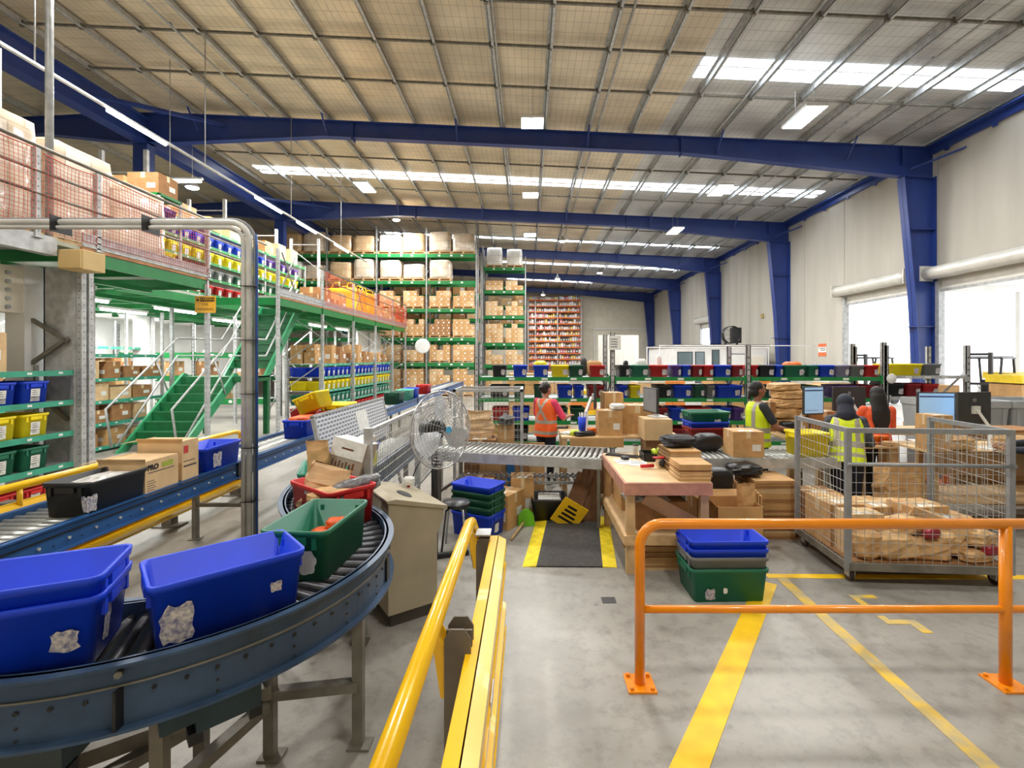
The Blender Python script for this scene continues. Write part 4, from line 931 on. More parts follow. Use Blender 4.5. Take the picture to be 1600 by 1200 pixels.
bag((-1.58, 3.58, ZT+.06), .30, .19, .33, 'wide crumpled brown paper bag leaning in the red tote', 5, .2, (.0, .35, .2), mat('kraft_pale', (214,178,134), .65, 0, .08, 8, .3), .2)
blob('paper_parcel', (-1.42, 3.44, ZT+.13), (.34,.22,.12), kraft, 'flat brown paper parcel in the middle of the red tote', 'parcel', 4, .5, .1)
blob('bagged_parcel', (-1.29, 3.54, ZT+.17), (.38,.13,.12), mat('grey_film', (104,106,110), .2, 0, .2, 18, .8, coat=.6), 'grey film-wrapped parcel resting on the rim of the red tote', 'parcel', 6, .55, .16, rot=(0, -.18, .55))
blob('black_bag', (-1.24, 3.66, ZT+.18), (.16,.12,.09), mat('black_film', (22,22,24), .15, 0, .1, 18, .8, coat=.8), 'glossy black plastic bag at the corner of the red tote', 'bag', 8, .3, .3)
t = thing('printed_carton', 'white-topped carton tilted in the teal tote with printed side', 'carton', (-1.60, 4.2, ZT+.17)); t.rotation_euler = (-.12, .24, -.12)
MB().box(-.15, .15, -.12, .12, 0, .30).build('carton_body', mat('carton_grey', (172,156,140), .7, 0, .06), t)
m = MB(); m.box(-.152, .152, -.124, -.119, .15, .305).box(-.152, .152, -.122, .122, .300, .306); m.build('white_panel', white_p, t)
m = MB(); r = random.Random(4)
for k in range(7): m.box(-.12+.032*k, -.105+.032*k, -.1235, -.1195, .03+.01*(k % 3), .12-.015*(k % 2))
m.box(-.06, .05, -.1255, -.124, .22, .235); m.build('printing', mat('print_brown', (120,74,52), .6, 0, .1), t)
for k in range(3):
    t = thing('packet', ['yellow and white packet nearest in the blue tote by the fence', 'yellow and white packet second in the blue tote by the fence', 'yellow and white packet third in the blue tote by the fence'][k], 'packet', (-1.72-.06*(k % 2), 4.82+.13*k, ZT+.02)); MB().box(-.08, .08, -.05, .05, 0, .2).build('packet_body', mat('packet_yellow', (214,206,40), .4, 0, .1), t); MB().box(-.081, .081, -.051, .051, .2, .34).build('packet_top', mat('packet_cream', (226,214,198), .4, 0, .1), t); MB().box(-.06, .03, -.0525, -.05, .12, .19).build('packet_print', card_dark, t)

# straight conveyor goods
Zs = CZ-.029
tote('black', (-3.41, 3.76, Zs), 0, 'black tote holding crumpled film on the straight conveyor', None, .56, .36, .26, rot=(0,0,math.radians(90)), patches=[('-y', -.24, .10, .09, .13, residue, True, 5), ('-x', .14, .1, .06, .12, residue, True, 4)])
blob('crumpled_film', (-3.4, 3.8, Zs+.12), (.24,.34,.13), mat('silver_film', (206,204,200), .2, .1, .15, 16, .8), 'crumpled silvery film inside the black tote', 'film', 2, 0, .3)
def printed_box(loc, sz, rz, label, lines, mt, open_flap):
    t = thing('printed_carton', label, 'carton', loc, rz); x, y, z = sz[0]/2, sz[1]/2, sz[2]
    MB().box(-x, x, -y, y, 0, z).build('carton_body', mt, t)
    m = MB(); m.hexa([(-x, -y, z), (x, -y, z), (x+.02, -y-open_flap, z+.02), (-x-.0, -y-open_flap, z+.02), (-x, -y, z+.006), (x, -y, z+.006), (x+.02, -y-open_flap, z+.026), (-x, -y-open_flap, z+.026)])
    m.hexa([(-x, -y, z), (-x, y, z), (-x-.16, y, z-.03), (-x-.16, -y, z-.03), (-x, -y, z+.006), (-x, y, z+.006), (-x-.16, y, z-.024), (-x-.16, -y, z-.024)]); m.build('flap', mt, t)
    return t
t = printed_box((-3.45, 4.21, Zs), (.40, .38, .30), 0, 'pale carton printed with black and green letters on the straight conveyor', None, card2, .02)
MM = lambda y, z: frame((.2015, y, z), (0,1,0), (0,0,1))
text('PRO', .062, MM(-.105, .235), black_p, t, bold=.003); text('SAFE', .062, MM(.06, .235), mat('lime_ink', (160,186,50), .6, 0, .05), t, bold=.003)
m = MB(); m.box(.2, .2012, -.16, .14, .19, .197)
for k in range(5): m.box(.2, .2012, -.17, -.09+.02*(k % 2), .12-.02*k, .125-.02*k)
m.build('printing', print_m, t)
t = printed_box((-3.46, 4.56, Zs), (.42, .22, .40), 0, 'taller pale carton with a red square emblem on the straight conveyor', None, card2, .02)
MB().box(.21, .2112, -.09, -.03, .28, .35).build('red_emblem', mat('red_ink', (206,60,62), .6, 0, .05), t); m = MB()
m.box(.21, .2112, -.09, .06, .2, .207).box(.21, .2112, -.09, .08, .15, .165); m.build('printing', print_m, t)
tote('blue', (-3.42, 5.05, Zs), math.radians(90), 'blue tote beside the conduit pole on the straight conveyor', None, .62, .37, .27, patches=[('-y', -.10, .12, .14, .16, residue, True, 5)])
tote('blue', (-3.42, 7.21, Zs), math.radians(90), 'blue tote with orange goods on the straight conveyor past the pole', None, .58, .37, .27); blob('orange_goods', (-3.42, 7.2, Zs+.19), (.28,.46,.12), og, 'heap of orange packaged goods in the blue tote past the pole', 'goods', 5, 0, .25)
tote('red', (-3.42, 7.86, Zs), math.radians(90), 'red tote under the tilted yellow one on the straight conveyor', None, .58, .40, .28, name='plastic_tote')
tote('yellow', (-3.5, 7.86, Zs+.33), 0, 'yellow tote tilted on top of the red one', None, .58, .40, .27, rot=(math.radians(-22), 0, math.radians(90)))
blob('orange_goods', (-3.5, 7.8, Zs+.4), (.2,.22,.1), og, 'orange goods in the tilted yellow tote', 'goods', 6, 0, .2)
tote('blue', (-3.42, 8.55, Zs), math.radians(90), 'dark blue tote under a yellow one behind the red tote', None, .66, .44, .27, patches=[('-y', .0, .12, .14, .14, residue, True, 5)]); tote('yellow', (-3.42, 8.57, Zs+.1), math.radians(90), 'yellow tote nested in the dark blue one', None, .66, .44, .27)
for (c, y, lab) in (('dgreen', 12.4, 'dark green tote far along the straight conveyor'), ('aqua', 13.45, 'pale teal tote far along the straight conveyor'), ('blue', 14.1, 'blue tote behind the pale teal one on the straight conveyor'), ('red', 15.9, 'red tote farthest along the straight conveyor')):
    tote(c, (-3.5, y, Zs), math.radians(90), lab, None, .58, .42, .3)

# perforated guard panel leaning behind the fence
gp = mat('slotted_panel', (214,218,224), .4, .1, .03, 3); n, l, b = nodes(gp)
br = n.new('ShaderNodeTexBrick'); br.inputs['Scale'].default_value = 1; br.inputs['Brick Width'].default_value = .09; br.inputs['Row Height'].default_value = .045; br.inputs['Mortar Size'].default_value = .0135
br.inputs['Color1'].default_value = br.inputs['Color2'].default_value = (.16,.17,.2,1); br.inputs['Mortar'].default_value = (.66,.69,.74,1); br.inputs['Bias'].default_value = 0; tc = n['Texture Coordinate']; sp = n.new('ShaderNodeSeparateXYZ'); cx = n.new('ShaderNodeCombineXYZ')
l.new(tc.outputs['Object'], sp.inputs[0]); l.new(sp.outputs[1], cx.inputs[0]); l.new(sp.outputs[2], cx.inputs[1]); l.new(cx.outputs[0], br.inputs['Vector']); l.new(br.outputs['Color'], b.inputs['Base Color'])
t = thing('slotted_guard_panel', 'pale slotted metal guard panel leaning beside the conveyor behind the fence', 'guard panel', (-2.17, 6.2, .95)); t.rotation_euler = (0, -.22, 0)
MB().box(-.012, .012, -1.15, 1.2, 0, .53).build('panel_sheet', gp, t)
m = MB(); m.box(-.02, .02, 1.2, 1.24, -.1, .54).box(-.02, .02, -1.19, -1.15, -.1, .54).box(-.02, .02, -1.19, 1.24, .53, .56); m.build('panel_frame', galv, t); MB().box(.0125, .016, -.02, .38, .2, .46).build('paper_sheet', white_p, t)
m = MB(); m.box(-.02, .02, 1.2, 1.23, -.95, -.1).box(-.02, .02, -1.18, -1.15, -.95, -.1); m.build('support_leg', galv, t)
# mesh fence in front of it
def mesh_panel(m, o, u, L, Hh, pu, pv, th, mi=0):
    o = Vector(o); u = Vector(u).normalized(); v = Vector((0,0,1)); k = 0
    n1 = max(1, round(L/pu)); n2 = max(1, round(Hh/pv))
    for i in range(n1+1): m.tube([o+u*L*i/n1, o+u*L*i/n1+v*Hh], th, 4, mi, False)
    for i in range(n2+1): m.tube([o+v*Hh*i/n2, o+v*Hh*i/n2+u*L], th, 4, mi, False)
wire = mat('mesh_wire', (190,190,186), .4, .5, .08, 10)
t = thing('mesh_fence', 'grey wire mesh fence panel beside the conveyor, white notice at its end', 'fence', (-1.4, 4.15, 0))
for (ya, yb) in ((4.17, 5.98), (6.02, 7.6)):
    m = MB(); mesh_panel(m, (-1.4, ya, .5), (0,1,0), yb-ya, .95, .055, .105, .0036); m.build('mesh_panel', wire, t, world=True)
    MB().box(-1.42, -1.38, ya, yb, 1.44, 1.475).build('fence_rail', galv, t, world=True); MB().box(-1.42, -1.38, ya, yb, .48, .51).build('fence_rail', galv, t, world=True)
for y in (4.15, 6.0, 7.62): MB().box(-1.43, -1.37, y-.03, y+.03, 0, 1.49).box(-1.5, -1.3, y-.06, y+.06, 0, .012).build('fence_post', galv, t, world=True)
MB().box(-1.375, -1.37, 5.72, 5.95, 1.02, 1.42).build('white_notice', white_p, t, world=True)

# ---------------------------------------------------------------- control console
cs = thing('control_console', 'beige steel control console with sloping top beside the curved conveyor', 'console', (-1.08, 3.66, 0), math.atan2(.225, .32))
prof = [(0, .10), (.41, .10), (.41, .66), (.47, .80), (.47, .855), (.0, .975)]
MB().prism(prof, 0, .72, 'y').build('cabinet', beige_metal, cs, bev=.006)
MB().prism([(-.015, .98), (-.015, 1.0), (.06, 1.003), (.495, .88), (.495, .845), (.47, .855)], -.012, .735, 'y').build('desk_top', beige_metal, cs, bev=.004)
MB().box(.03, .38, .03, .69, 0, .10).build('plinth', mat('plinth_grey', (74,70,62), .5, 0, .06), cs); MB().box(.405, .42, .03, .69, .12, .68).build('access_door', beige_metal, cs)
Ms = frame((.22, .25, .955), (0,1,0), (-.95,0,.31)); Ms2 = Ms @ Matrix.Rotation(PI, 4, 'X') if Ms.col[2][2] < 0 else Ms
m = MB(); m.lathe([(.001,.012),(.05,.012),(.06,.006),(.062,0)], 20, 0, Ms2 @ Matrix.Diagonal((1.9,.9,1,1))); m.build('hand_scanner', dark_grey, cs)
m = MB(); m.lathe([(.001,.035),(.012,.035),(.014,.03),(.014,0)], 14, 0, Matrix.Translation((.40,.62,.895))); m.build('red_push_button', tm('red'), cs)
blob('plastic_cup', (-1.1, 4.36, .94), (.09,.09,.07), white_p, 'crumpled clear wrapper on the sloping console top', 'wrapper', 3, 0, .3)

# ---------------------------------------------------------------- pedestal fan
fan = thing('pedestal_fan', 'large grey pedestal fan with wire guard beside the mesh fence', 'fan', (-.86, 4.85, 0))
FD = Vector((.78, -.62, .06)).normalized(); FC = Vector((-.02, -.02, 1.375)); U = Vector((.62, .78, 0)).normalized(); V = FD.cross(U) if FD.cross(U).z > 0 else U.cross(FD)
def fp(r, a, w): return FC+(U*math.cos(a)+V*math.sin(a))*r+FD*w
m = MB()
for sgn in (1, -1):
    for i in range(11):
        r = .06+.031*i; w_ = sgn*(.10*(1-(r/.39)**2.6))
        m.tube([fp(r, 2*PI*k/36, w_) for k in range(37)], .0022, 4, 0, False)
    for k in range(16): m.tube([fp(.06+.33*q/5, 2*PI*k/16, sgn*.10*(1-((.06+.33*q/5)/.39)**2.6)) for q in range(6)], .0022, 4, 0, False)
m.tube([fp(.392, 2*PI*k/40, 0) for k in range(41)], .009, 6, 0, False); m.build('wire_guard', steel_bright, fan)
m = MB()
for k in range(3):
    a0 = PI/2+2*PI*k/3+.05; vs_ = []; fs = []
    for i in range(7):
        r = .05+.30*i/6; hw = .16+.34*math.sin(PI*min(1, .15+i/7.5))
        for j in range(6):
            q = -1+2*j/5; vs_.append(fp(r, a0+q*hw, .035*q))
    for i in range(6):
        for j in range(5): fs.append((i*6+j, i*6+j+1, (i+1)*6+j+1, (i+1)*6+j))
    m.add(vs_, fs, 0, True)
m.build('fan_blade', mat('blade_alu', (214,218,226), .35, .15, .06, 6), fan)
m = MB(); m.tube([FC-FD*.26, FC-FD*.25, FC-FD*.04, FC-FD*.03], 0, 18, 0, True, [.07,.095,.095,.05]); m.build('motor_housing', black_p, fan); m = MB(); m.tube([FC+FD*.1, FC+FD*.112], .034, 18); m.build('hub_badge', mat('badge_blue', (70,170,220), .35, 0, .04), fan)
m = MB(); m.tube([(-.12, .12, .03), (-.12, .12, 1.25)], .035, 12).tube([(-.12,.12,1.2), (-.12, .12, 1.3)], .045, 12); m.build('stand_pole', black_p, fan); m = MB()
for a in (0.3, 2.4, 4.5): m.bar((-.12, .12, .03), (-.12+.36*math.cos(a), .12+.36*math.sin(a), .02), .06, .04)
m.build('stand_foot', black_p, fan); MB().tube([(-.2,.12,1.15), (-.3,.02,.95), (-.36,-.1,.7), (-.28,-.12,.45), (-.2,0,.1)], .006, 6).build('cord', black_p, fan)

# ---------------------------------------------------------------- centre barrier and the orange rail
t = thing('guard_barrier', 'glossy yellow handrail and double guard beam running down the middle of the view', 'barrier', (-.33, 2.2, 0))
MB().tube([(-.39, .75, 1.0), (-.39, 3.14, 1.0), (-.385, 3.22, .985), (-.375, 3.26, .93), (-.37, 3.27, .8), (-.35, 3.29, .66)], .036, 16).build('handrail', yellow_rail, t, world=True)
def wbeam(z0, z1, x, ya, yb):
    m = MB(); hh = z1-z0; P = [(0, z1), (.05, z1-.1*hh), (.052, z1-.3*hh), (.015, z1-.42*hh), (.015, z1-.58*hh), (.052, z1-.7*hh), (.05, z1-.9*hh), (0, z0)]; Q = [(u-.006, z) for u, z in P][::-1]
    n_ = len(P)
    for i in range(n_-1): m.hexa([(x+P[i][0], ya, P[i][1]), (x+P[i+1][0], ya, P[i+1][1]), (x+P[i+1][0], yb, P[i+1][1]), (x+P[i][0], yb, P[i][1]), (x+P[i][0]-.006, ya, P[i][1]), (x+P[i+1][0]-.006, ya, P[i+1][1]), (x+P[i+1][0]-.006, yb, P[i+1][1]), (x+P[i][0]-.006, yb, P[i][1])])
    m.box(x-.058, x, ya, yb, z1-.012, z1)
    for y in (1.55, 3.12): m.tube([(x+.01, y, (z0+z1)/2), (x+.03, y, (z0+z1)/2)], .014, 6, 1)
    return m.build('guard_beam', [yellow_rail, galv], t, world=True)
wbeam(.62, .885, -.20, .75, 3.25); wbeam(.18, .45, -.20, .75, 3.25)
MB().box(-.152, -.147, 1.9, 2.04, .66, .72).build('sticker', white_p, t, world=True)
for y in (2.0, 3.2):
    m = MB(); zt = .985 if y < 3 else .9
    for yq in (y-.055, y+.045): m.prism([(-.345, 0), (-.235, 0), (-.235, zt-.04), (-.262, zt), (-.318, zt), (-.345, zt-.04)], yq, yq+.01)
    m.box(-.345, -.235, y-.006, y+.006, 0, zt-.03).box(-.42, -.18, y-.1, y+.1, 0, .014)
    m.build('post', dark_post, t, world=True)
    m = MB(); m.prism([(-.385, .98), (-.34, .9), (-.34, .70), (-.36, .70), (-.40, .96)], y-.05, y-.04); m.prism([(-.385, .98), (-.34, .9), (-.34, .70), (-.36, .70), (-.40, .96)], y+.04, y+.05); m.build('rail_bracket', yellow_rail, t, world=True)
MB().box(-.35,-.25,3.14,3.26,.92,.93).build('post_cap', galv, t, world=True)
t = thing('pipe_guardrail', 'orange pipe guardrail bolted to the floor in the near foreground', 'guardrail', (.72, 3.05, 0))
rr_ = .033; y = 3.05; z1 = 1.035; xa, xb = .72, 3.075
P = [(xa, y, .01), (xa, y, z1-.14)]+[(xa+.14-.14*math.cos(PI/2*k/6), y, z1-.14+.14*math.sin(PI/2*k/6)) for k in range(1, 7)]+[(4.6, y, z1)]
MB().tube(P, rr_, 16).build('top_rail', orange_rail, t, world=True); MB().tube([(xa, y, .485), (4.6, y, .485)], .024, 14).build('mid_rail', orange_rail, t, world=True); MB().tube([(xb, y, .01), (xb, y, z1)], rr_, 16).build('post', orange_rail, t, world=True)
for x in (xa, xb):
    m = MB(); m.box(x-.09, x+.09, y-.09, y+.09, 0, .012)
    for a in (-.065, .065):
        for b_ in (-.065, .065): m.cyl((x+a, y+b_, .012), (x+a, y+b_, .03), .013, 6)
    m.build('base_plate', orange_rail, t, world=True)

# ---------------------------------------------------------------- floor marks and the mat
fy = mat('floor_yellow', (248,204,20), .5, 0, .07, 5, rgb2=(232,184,20)); fw = mat('floor_yellow_worn', (226,186,50), .5, 0, .1, 7, rgb2=(176,162,122))
def strip(name, pts, wd, mt, label, z=.003):
    m = MB(); a, b_ = Vector(pts[0]), Vector(pts[1]); t_ = (b_-a).normalized(); s = Vector((t_.y, -t_.x, 0))*wd/2
    m.hexa([a-s, a+s, b_+s, b_-s, a-s+Vector((0,0,z)), a+s+Vector((0,0,z)), b_+s+Vector((0,0,z)), b_-s+Vector((0,0,z))]); return tag(m.build(name, mt), label, 'floor line', None, 'structure')
strip('trim_3', [(.35, 1.75, 0), (2.24, 4.44, 0)], .17, fy, 'broad yellow floor line running diagonally past the orange guardrail')
strip('trim_4', [(2.3, 4.57, 0), (6.4, 4.52, 0)], .085, fy, 'yellow floor line crossing under the mesh cage trolley'); strip('trim_5', [(2.42, 4.53, 0), (2.36, 2.0, 0)], .1, fw, 'worn yellow floor line running toward the camera')
m = MB(); m.box(2.9, 3.02, 3.74, 3.80, 0, .003).box(3.02, 3.10, 3.62, 3.80, 0, .003).box(2.84, 2.90, 3.74, 3.86, 0, .003).box(2.84, 2.90, 4.0, 4.2, 0, .003).box(2.90, 3.06, 4.14, 4.2, 0, .003)
tag(m.build('trim_6', fw), 'worn yellow painted figure on the floor below the guardrail', 'floor marking', None, 'structure')
a, b_, c, d_ = fl(816, 886), fl(964, 887), fl(951, 808), fl(840, 806)
t = thing('anti_fatigue_mat', 'dark ribbed floor mat with yellow borders before the packing bench', 'mat', (.28, 5.5, 0))
def Q(u, v, z): p = a.lerp(b_, u).lerp(d_.lerp(c, u), v); return Vector((p.x, p.y, z))
def mp(u0, u1, z0, z1): return [Q(u0,0,0), Q(u1,0,0), Q(u1,1,0), Q(u0,1,0), Q(u0,0,z0), Q(u1,0,z1), Q(u1,1,z1), Q(u0,1,z0)]
m = MB(); m.hexa(mp(.15, .85, .014, .014)); m.build('mat_body', mat('mat_rubber', (72,70,66), .75, 0, .12, 26, rgb2=(58,56,54)), t, world=True)
for (u0, u1, z0, z1) in ((0, .15, .002, .014), (.85, 1, .014, .002)): m = MB(); m.hexa(mp(u0, u1, z0, z1)); m.build('border_strip', mat('mat_yellow', (240,214,30), .6, 0, .08, 12), t, world=True)
solo(MB().box(-.06,.06,-.05,.05,0,.004), 'floor_patch', dark_grey, 'small dark square patch on the bare concrete floor', 'patch', fl(951, 938))
# ---------------------------------------------------------------- packing area
def gravity(label, a, b_, wd, z, legs, n_=None):
    """roller conveyor from a to b (centre line), rollers across"""
    a, b_ = Vector(a), Vector(b_); L = (b_-a).length; t_ = (b_-a)/L
    g = thing('gravity_conveyor', label, 'conveyor', ((a.x+b_.x)/2, (a.y+b_.y)/2, 0), math.atan2(t_.y, t_.x)); h = L/2
    for s in (-1, 1):
        m = MB(); y = s*wd/2; m.box(-h, h, y-.006, y+.006, z-.13, z-.01).box(-h, h, *sorted((y, y-s*.035)), z-.135, z-.125).box(-h, h, *sorted((y, y-s*.03)), z-.012, z-.004)
        m.build('side_rail', galv, g)
    m = MB(); m.tube([(0, -wd/2+.01, 0), (0, wd/2-.01, 0)], .025, 8); me = m.mesh('roller', roller_m); n_ = int(L/.072)
    for k in range(n_): link('roller', me, (-h+.04+(L-.08)*k/(n_-1), 0, z-.022), parent=g)
    for x in legs:
        for s in (-1, 1): MB().box(x-.02, x+.02, s*wd/2-.02, s*wd/2+.02, 0, z-.13).build('leg', galv_dark, g)
        MB().box(x-.015, x+.015, -wd/2, wd/2, .3, .34).build('cross_brace', galv_dark, g)
    return g
gravity('grey gravity roller conveyor running behind the mat to the packing bench', (-1.25, 6.76, 0), (1.0, 6.22, 0), .78, .86, (-1.0, 1.12))
gravity('grey gravity roller conveyor continuing past the packing bench to the cage trolley', (1.97, 6.2, 0), (3.9, 6.2, 0), .6, .86, (-.8, .8))
t = thing('skate_wheel_conveyor', 'low skate wheel conveyor under the grey rollers behind the mat', 'conveyor', (.0, 6.75, 0))
for dy in (-.2, .2):
    m = MB(); m.box(-1.0, .95, 6.75+dy-.01, 6.75+dy+.01, .36, .40); m.build('side_rail', galv, t, world=True)
m = MB()
for k in range(24):
    x = -.95+.08*k
    for dy in (-.17, 0, .17): m.tube([(x, 6.75+dy-.012, .41), (x, 6.75+dy+.012, .41)], .024, 8)
m.build('skate_wheels', steel_bright, t, world=True)
for x in (-.9, .88):
    for dy in (-.2, .2): MB().box(x-.02, x+.02, 6.75+dy-.02, 6.75+dy+.02, 0, .36).build('leg', galv_dark, t, world=True)

# timber packing bench
bx0, bx1, by0, by1, bz = .95, 1.78, 4.58, 6.0, .9
t = thing('packing_bench', 'timber packing bench with pinkish edging, clad in plywood, beside the mat', 'bench', (1.36, 5.3, 0))
MB().box(bx0, bx1, by0, by1, bz-.02, bz).build('bench_top', ply, t, world=True)
MB().box(bx0+.0, bx1, by0-.02, by0, bz-.12, bz-.004).box(bx0-.02, bx0, by0-.02, by1, bz-.12, bz-.004).build('edge_board', pinkwood, t, world=True)
for x in (bx0+.05, bx1-.06):
    for y in (by0+.06, by1-.06): MB().box(x-.04, x+.04, y-.035, y+.035, 0, bz-.02).build('leg', wood, t, world=True)
MB().box(bx0, bx1, by0+.03, by1, .36, .38).build('lower_shelf', ply, t, world=True)
MB().box(bx0, bx1, by0, by0+.03, .29, .38).box(bx0-.02, bx0, by0, by1, .29, .38).build('shelf_rail', wood, t, world=True)
MB().bar((bx0+.18, by0+.0, bz-.14), (bx1-.1, by0+.0, .46), .02, .13).build('diagonal_brace', brown_wood, t, world=True)
MB().box(bx1, bx1+.03, by0+.3, by1, .75, 1.04).build('side_board', wood, t, world=True)
def onb(px, py, z=bz): return fl(px, py, z)
p = onb(974, 702); p.y = 5.9
t = thing('keyboard', 'black keyboard at the back of the timber packing bench', 'keyboard', (1.16, 5.82, bz), -.5); MB().box(-.2, .2, -.065, .065, 0, .014).build('keyboard_base', dark_grey, t); m = MB()
for r_ in range(4):
    for c_ in range(13): m.box(-.19+.029*c_, -.167+.029*c_, -.055+.028*r_, -.034+.028*r_, .014, .02)
m.build('keys', black_p, t)
blob('computer_mouse', (1.15, 5.62, bz+.0), (.07,.11,.04), black_p, 'black computer mouse on papers on the packing bench', 'mouse', 1, .4, .05)
for k, (x, y, rz) in enumerate(((1.12, 5.5, .1), (1.26, 5.42, -.15))): solo(MB().box(-.1, .1, -.14, .14, 0, .002+.001*k).box(-.08, .04, .06, .09, .002+.001*k, .0025+.001*k, 1).box(-.08, .07, -.02, .02, .002+.001*k, .0025+.001*k, 1), 'paper_sheet', [white_p, grey_p], ['white printed sheet under the mouse on the packing bench','white printed sheet beside the tape gun on the packing bench'][k], 'paper', (x, y, bz+.001), rz)
t = thing('tape_dispenser', 'red and black hand tape dispenser on the packing bench', 'tape dispenser', (1.42, 5.18, bz), .2)
MB().tube([(-.2, 0, .03), (-.05, 0, .03)], .02, 10).build('handle', tm('red'), t); M = Matrix.Translation((.04, -.03, .06)) @ Matrix.Rotation(-PI/2, 4, 'X'); MB().lathe([(.025,0),(.06,0),(.06,.05),(.025,.05)], 20, 0, M).build('tape_roll', tape_m, t); MB().lathe([(.001,-.008),(.045,-.008),(.045,0)], 18, 0, M).box(.07, .1, -.03, .03, .02, .1).build('roller_frame', dark_grey, t); MB().box(-.05, .09, -.035, .03, .11, .122).build('guard_plate', tm('red'), t)
t = thing('wire_basket', 'black tray of tools and lime tape on the packing bench', 'basket', (1.52, 5.62, bz)); m = MB(); m.box(-.17, .17, -.12, .12, 0, .01)
for s in (-1, 1): m.box(-.17, .17, *sorted((s*.12, s*.113)), 0, .09).box(*sorted((s*.17, s*.163)), -.12, .12, 0, .09)
m.build('tray', black_p, t)
lime = mat('lime_plastic', (196,220,40), .4, 0, .05)
for k, (x, y) in enumerate(((-.02, -.02), (.05, .03))):
    M = Matrix.Translation((1.52+x, 5.62+y, bz+.075)) @ Matrix.Rotation(1.2+.3*k, 4, 'Y'); m = MB(); m.lathe([(.03,-.02),(.062,-.02),(.062,.02),(.03,.02)], 18, 0, M); solo(m, 'tape_roll', lime, ['lime tape roll standing nearer in the black tray','lime tape roll standing farther in the black tray'][k], 'tape roll')
t = thing('lidded_cup', 'white drink cup with dark lid at the back corner of the packing bench', 'cup', (1.34, 5.9, bz)); MB().lathe([(.001,0),(.03,0),(.04,.12)], 16).build('cup', white_p, t); MB().lathe([(.043,.118),(.043,.13),(.001,.135)], 16).build('lid', black_p, t)
def flat_stack(loc, w_, d_, n_, th, label, cat_group, seed, fold=0, rz=0):
    r = random.Random(seed)
    for k in range(n_):
        m = MB(); W, D = w_/2, d_/2; zt = th*.9
        if fold: P = [(-W, 0), (W, 0), (W, zt), (-W, zt)]; m.prism(P, -D, D); m.tube([(-W, -D, zt/2), (-W, D, zt/2)], zt/2, 8)
        else: m.box(-W, W, -D, D, 0, zt*.45); m.box(-W, W, -D, D, zt*.55, zt).box(-W, -W+.01, -D, D, 0, zt)
        solo(m, 'flattened_carton', [card, card2, card3][r.choice((0,0,1,2))], label, 'flattened carton', (loc[0]+r.uniform(-.008,.008), loc[1]+r.uniform(-.008,.008), loc[2]+th*k), rz+r.uniform(-.02,.02), cat_group)
flat_stack((1.66, 5.22, bz+.001), .34, .42, 12, .018, 'folded brown carton in the taller back stack on the packing bench', 'folded cartons, back stack on the bench', 1)
flat_stack((1.64, 4.80, bz+.001), .31, .34, 9, .018, 'folded brown carton in the lower front stack on the packing bench', 'folded cartons, front stack on the bench', 2, 1)
blob('black_bag', (1.68, 5.3, bz+.22), (.34,.26,.12), mat('black_cloth', (34,34,38), .7, 0, .1, 14, .5), 'black cloth bag slumped on the taller folded carton stack', 'bag', 3, .2, .25)
# under the bench
carton((1.34, 5.0, .381), (.52, .5, .28), 'brown carton with white label on the lower bench shelf', None, 2); carton((1.3, 5.6, .381), (.5, .5, .3), 'brown carton farther back on the lower bench shelf', None, 0)
blob('plastic_film', (1.1, 4.85, .661), (.26,.3,.1), mat('grey_bubble', (168,172,174), .2, 0, .12, 20, .8), 'crumpled grey bubble film on the lower shelf carton', 'plastic film', 4, 0, .3)
blob('black_bag', (1.6, 5.1, .662), (.3,.4,.18), black_p, 'black bag beside the film on the lower bench shelf', 'bag', 5, 0, .25)
flat_stack((1.36, 5.0, .0), .6, .62, 9, .026, 'flattened brown carton in the pile under the bench shelf', 'flattened cartons under the bench', 5)
# nested totes by the bench
for k, (c, z, lab) in enumerate((('green', 0, 'green tote at the bottom of the nested stack behind the orange guardrail'), ('grey', .1, 'grey tote between green and blue in the nested stack behind the guardrail'), ('blue', .17, 'lower blue tote in the nested stack behind the orange guardrail'), ('blue', .24, 'topmost blue tote of the nested stack behind the orange guardrail'))):
    tote(c, (1.735, 4.28, z), .02, lab, None, .68, .44, .29, patches=[('-y', -.17, .07, .09, .1, residue, True, 3), ('-y', -.04, .1, .04, .05, white_p, True, 4)] if k == 0 else ([('+y', -.08, .22, .1, .1, white_p)] if k == 3 else []))
# other nested stack behind the centre barrier
for k, (c, z, lab) in enumerate((('blue', 0, 'blue tote at the bottom of the nested stack by the black stool'), ('dgreen', .085, 'lowest dark green tote in the nested stack by the black stool'), ('dgreen', .17, 'middle dark green tote in the nested stack by the black stool'), ('dgreen', .25, 'highest dark green tote in the nested stack by the black stool'), ('blue', .33, 'topmost blue tote of the nested stack by the black stool'))):
    tote(c, (-.60, 5.72, z), math.radians(-28), lab, None, .56, .38, .28, patches=[('+x', .0, .1, .1, .12, white_p, True, 7)] if k == 0 else ([('+y', .1, .22, .09, .09, white_p)] if k == 4 else []))
t = thing('stool', 'round black stool with bent metal legs beside the pedestal fan', 'stool', (-.80, 5.25, 0)); MB().lathe([(.001,.47),(.15,.47),(.165,.49),(.15,.515),(.001,.52)], 28).build('seat', black_p, t)
for k in range(4):
    a = PI/4+PI/2*k; MB().tube([(.06*math.cos(a),.06*math.sin(a),.46),(.13*math.cos(a),.13*math.sin(a),.44),(.19*math.cos(a),.19*math.sin(a),.0)], .012, 8).build('leg', steel_bright if k % 2 else dark_grey, t)
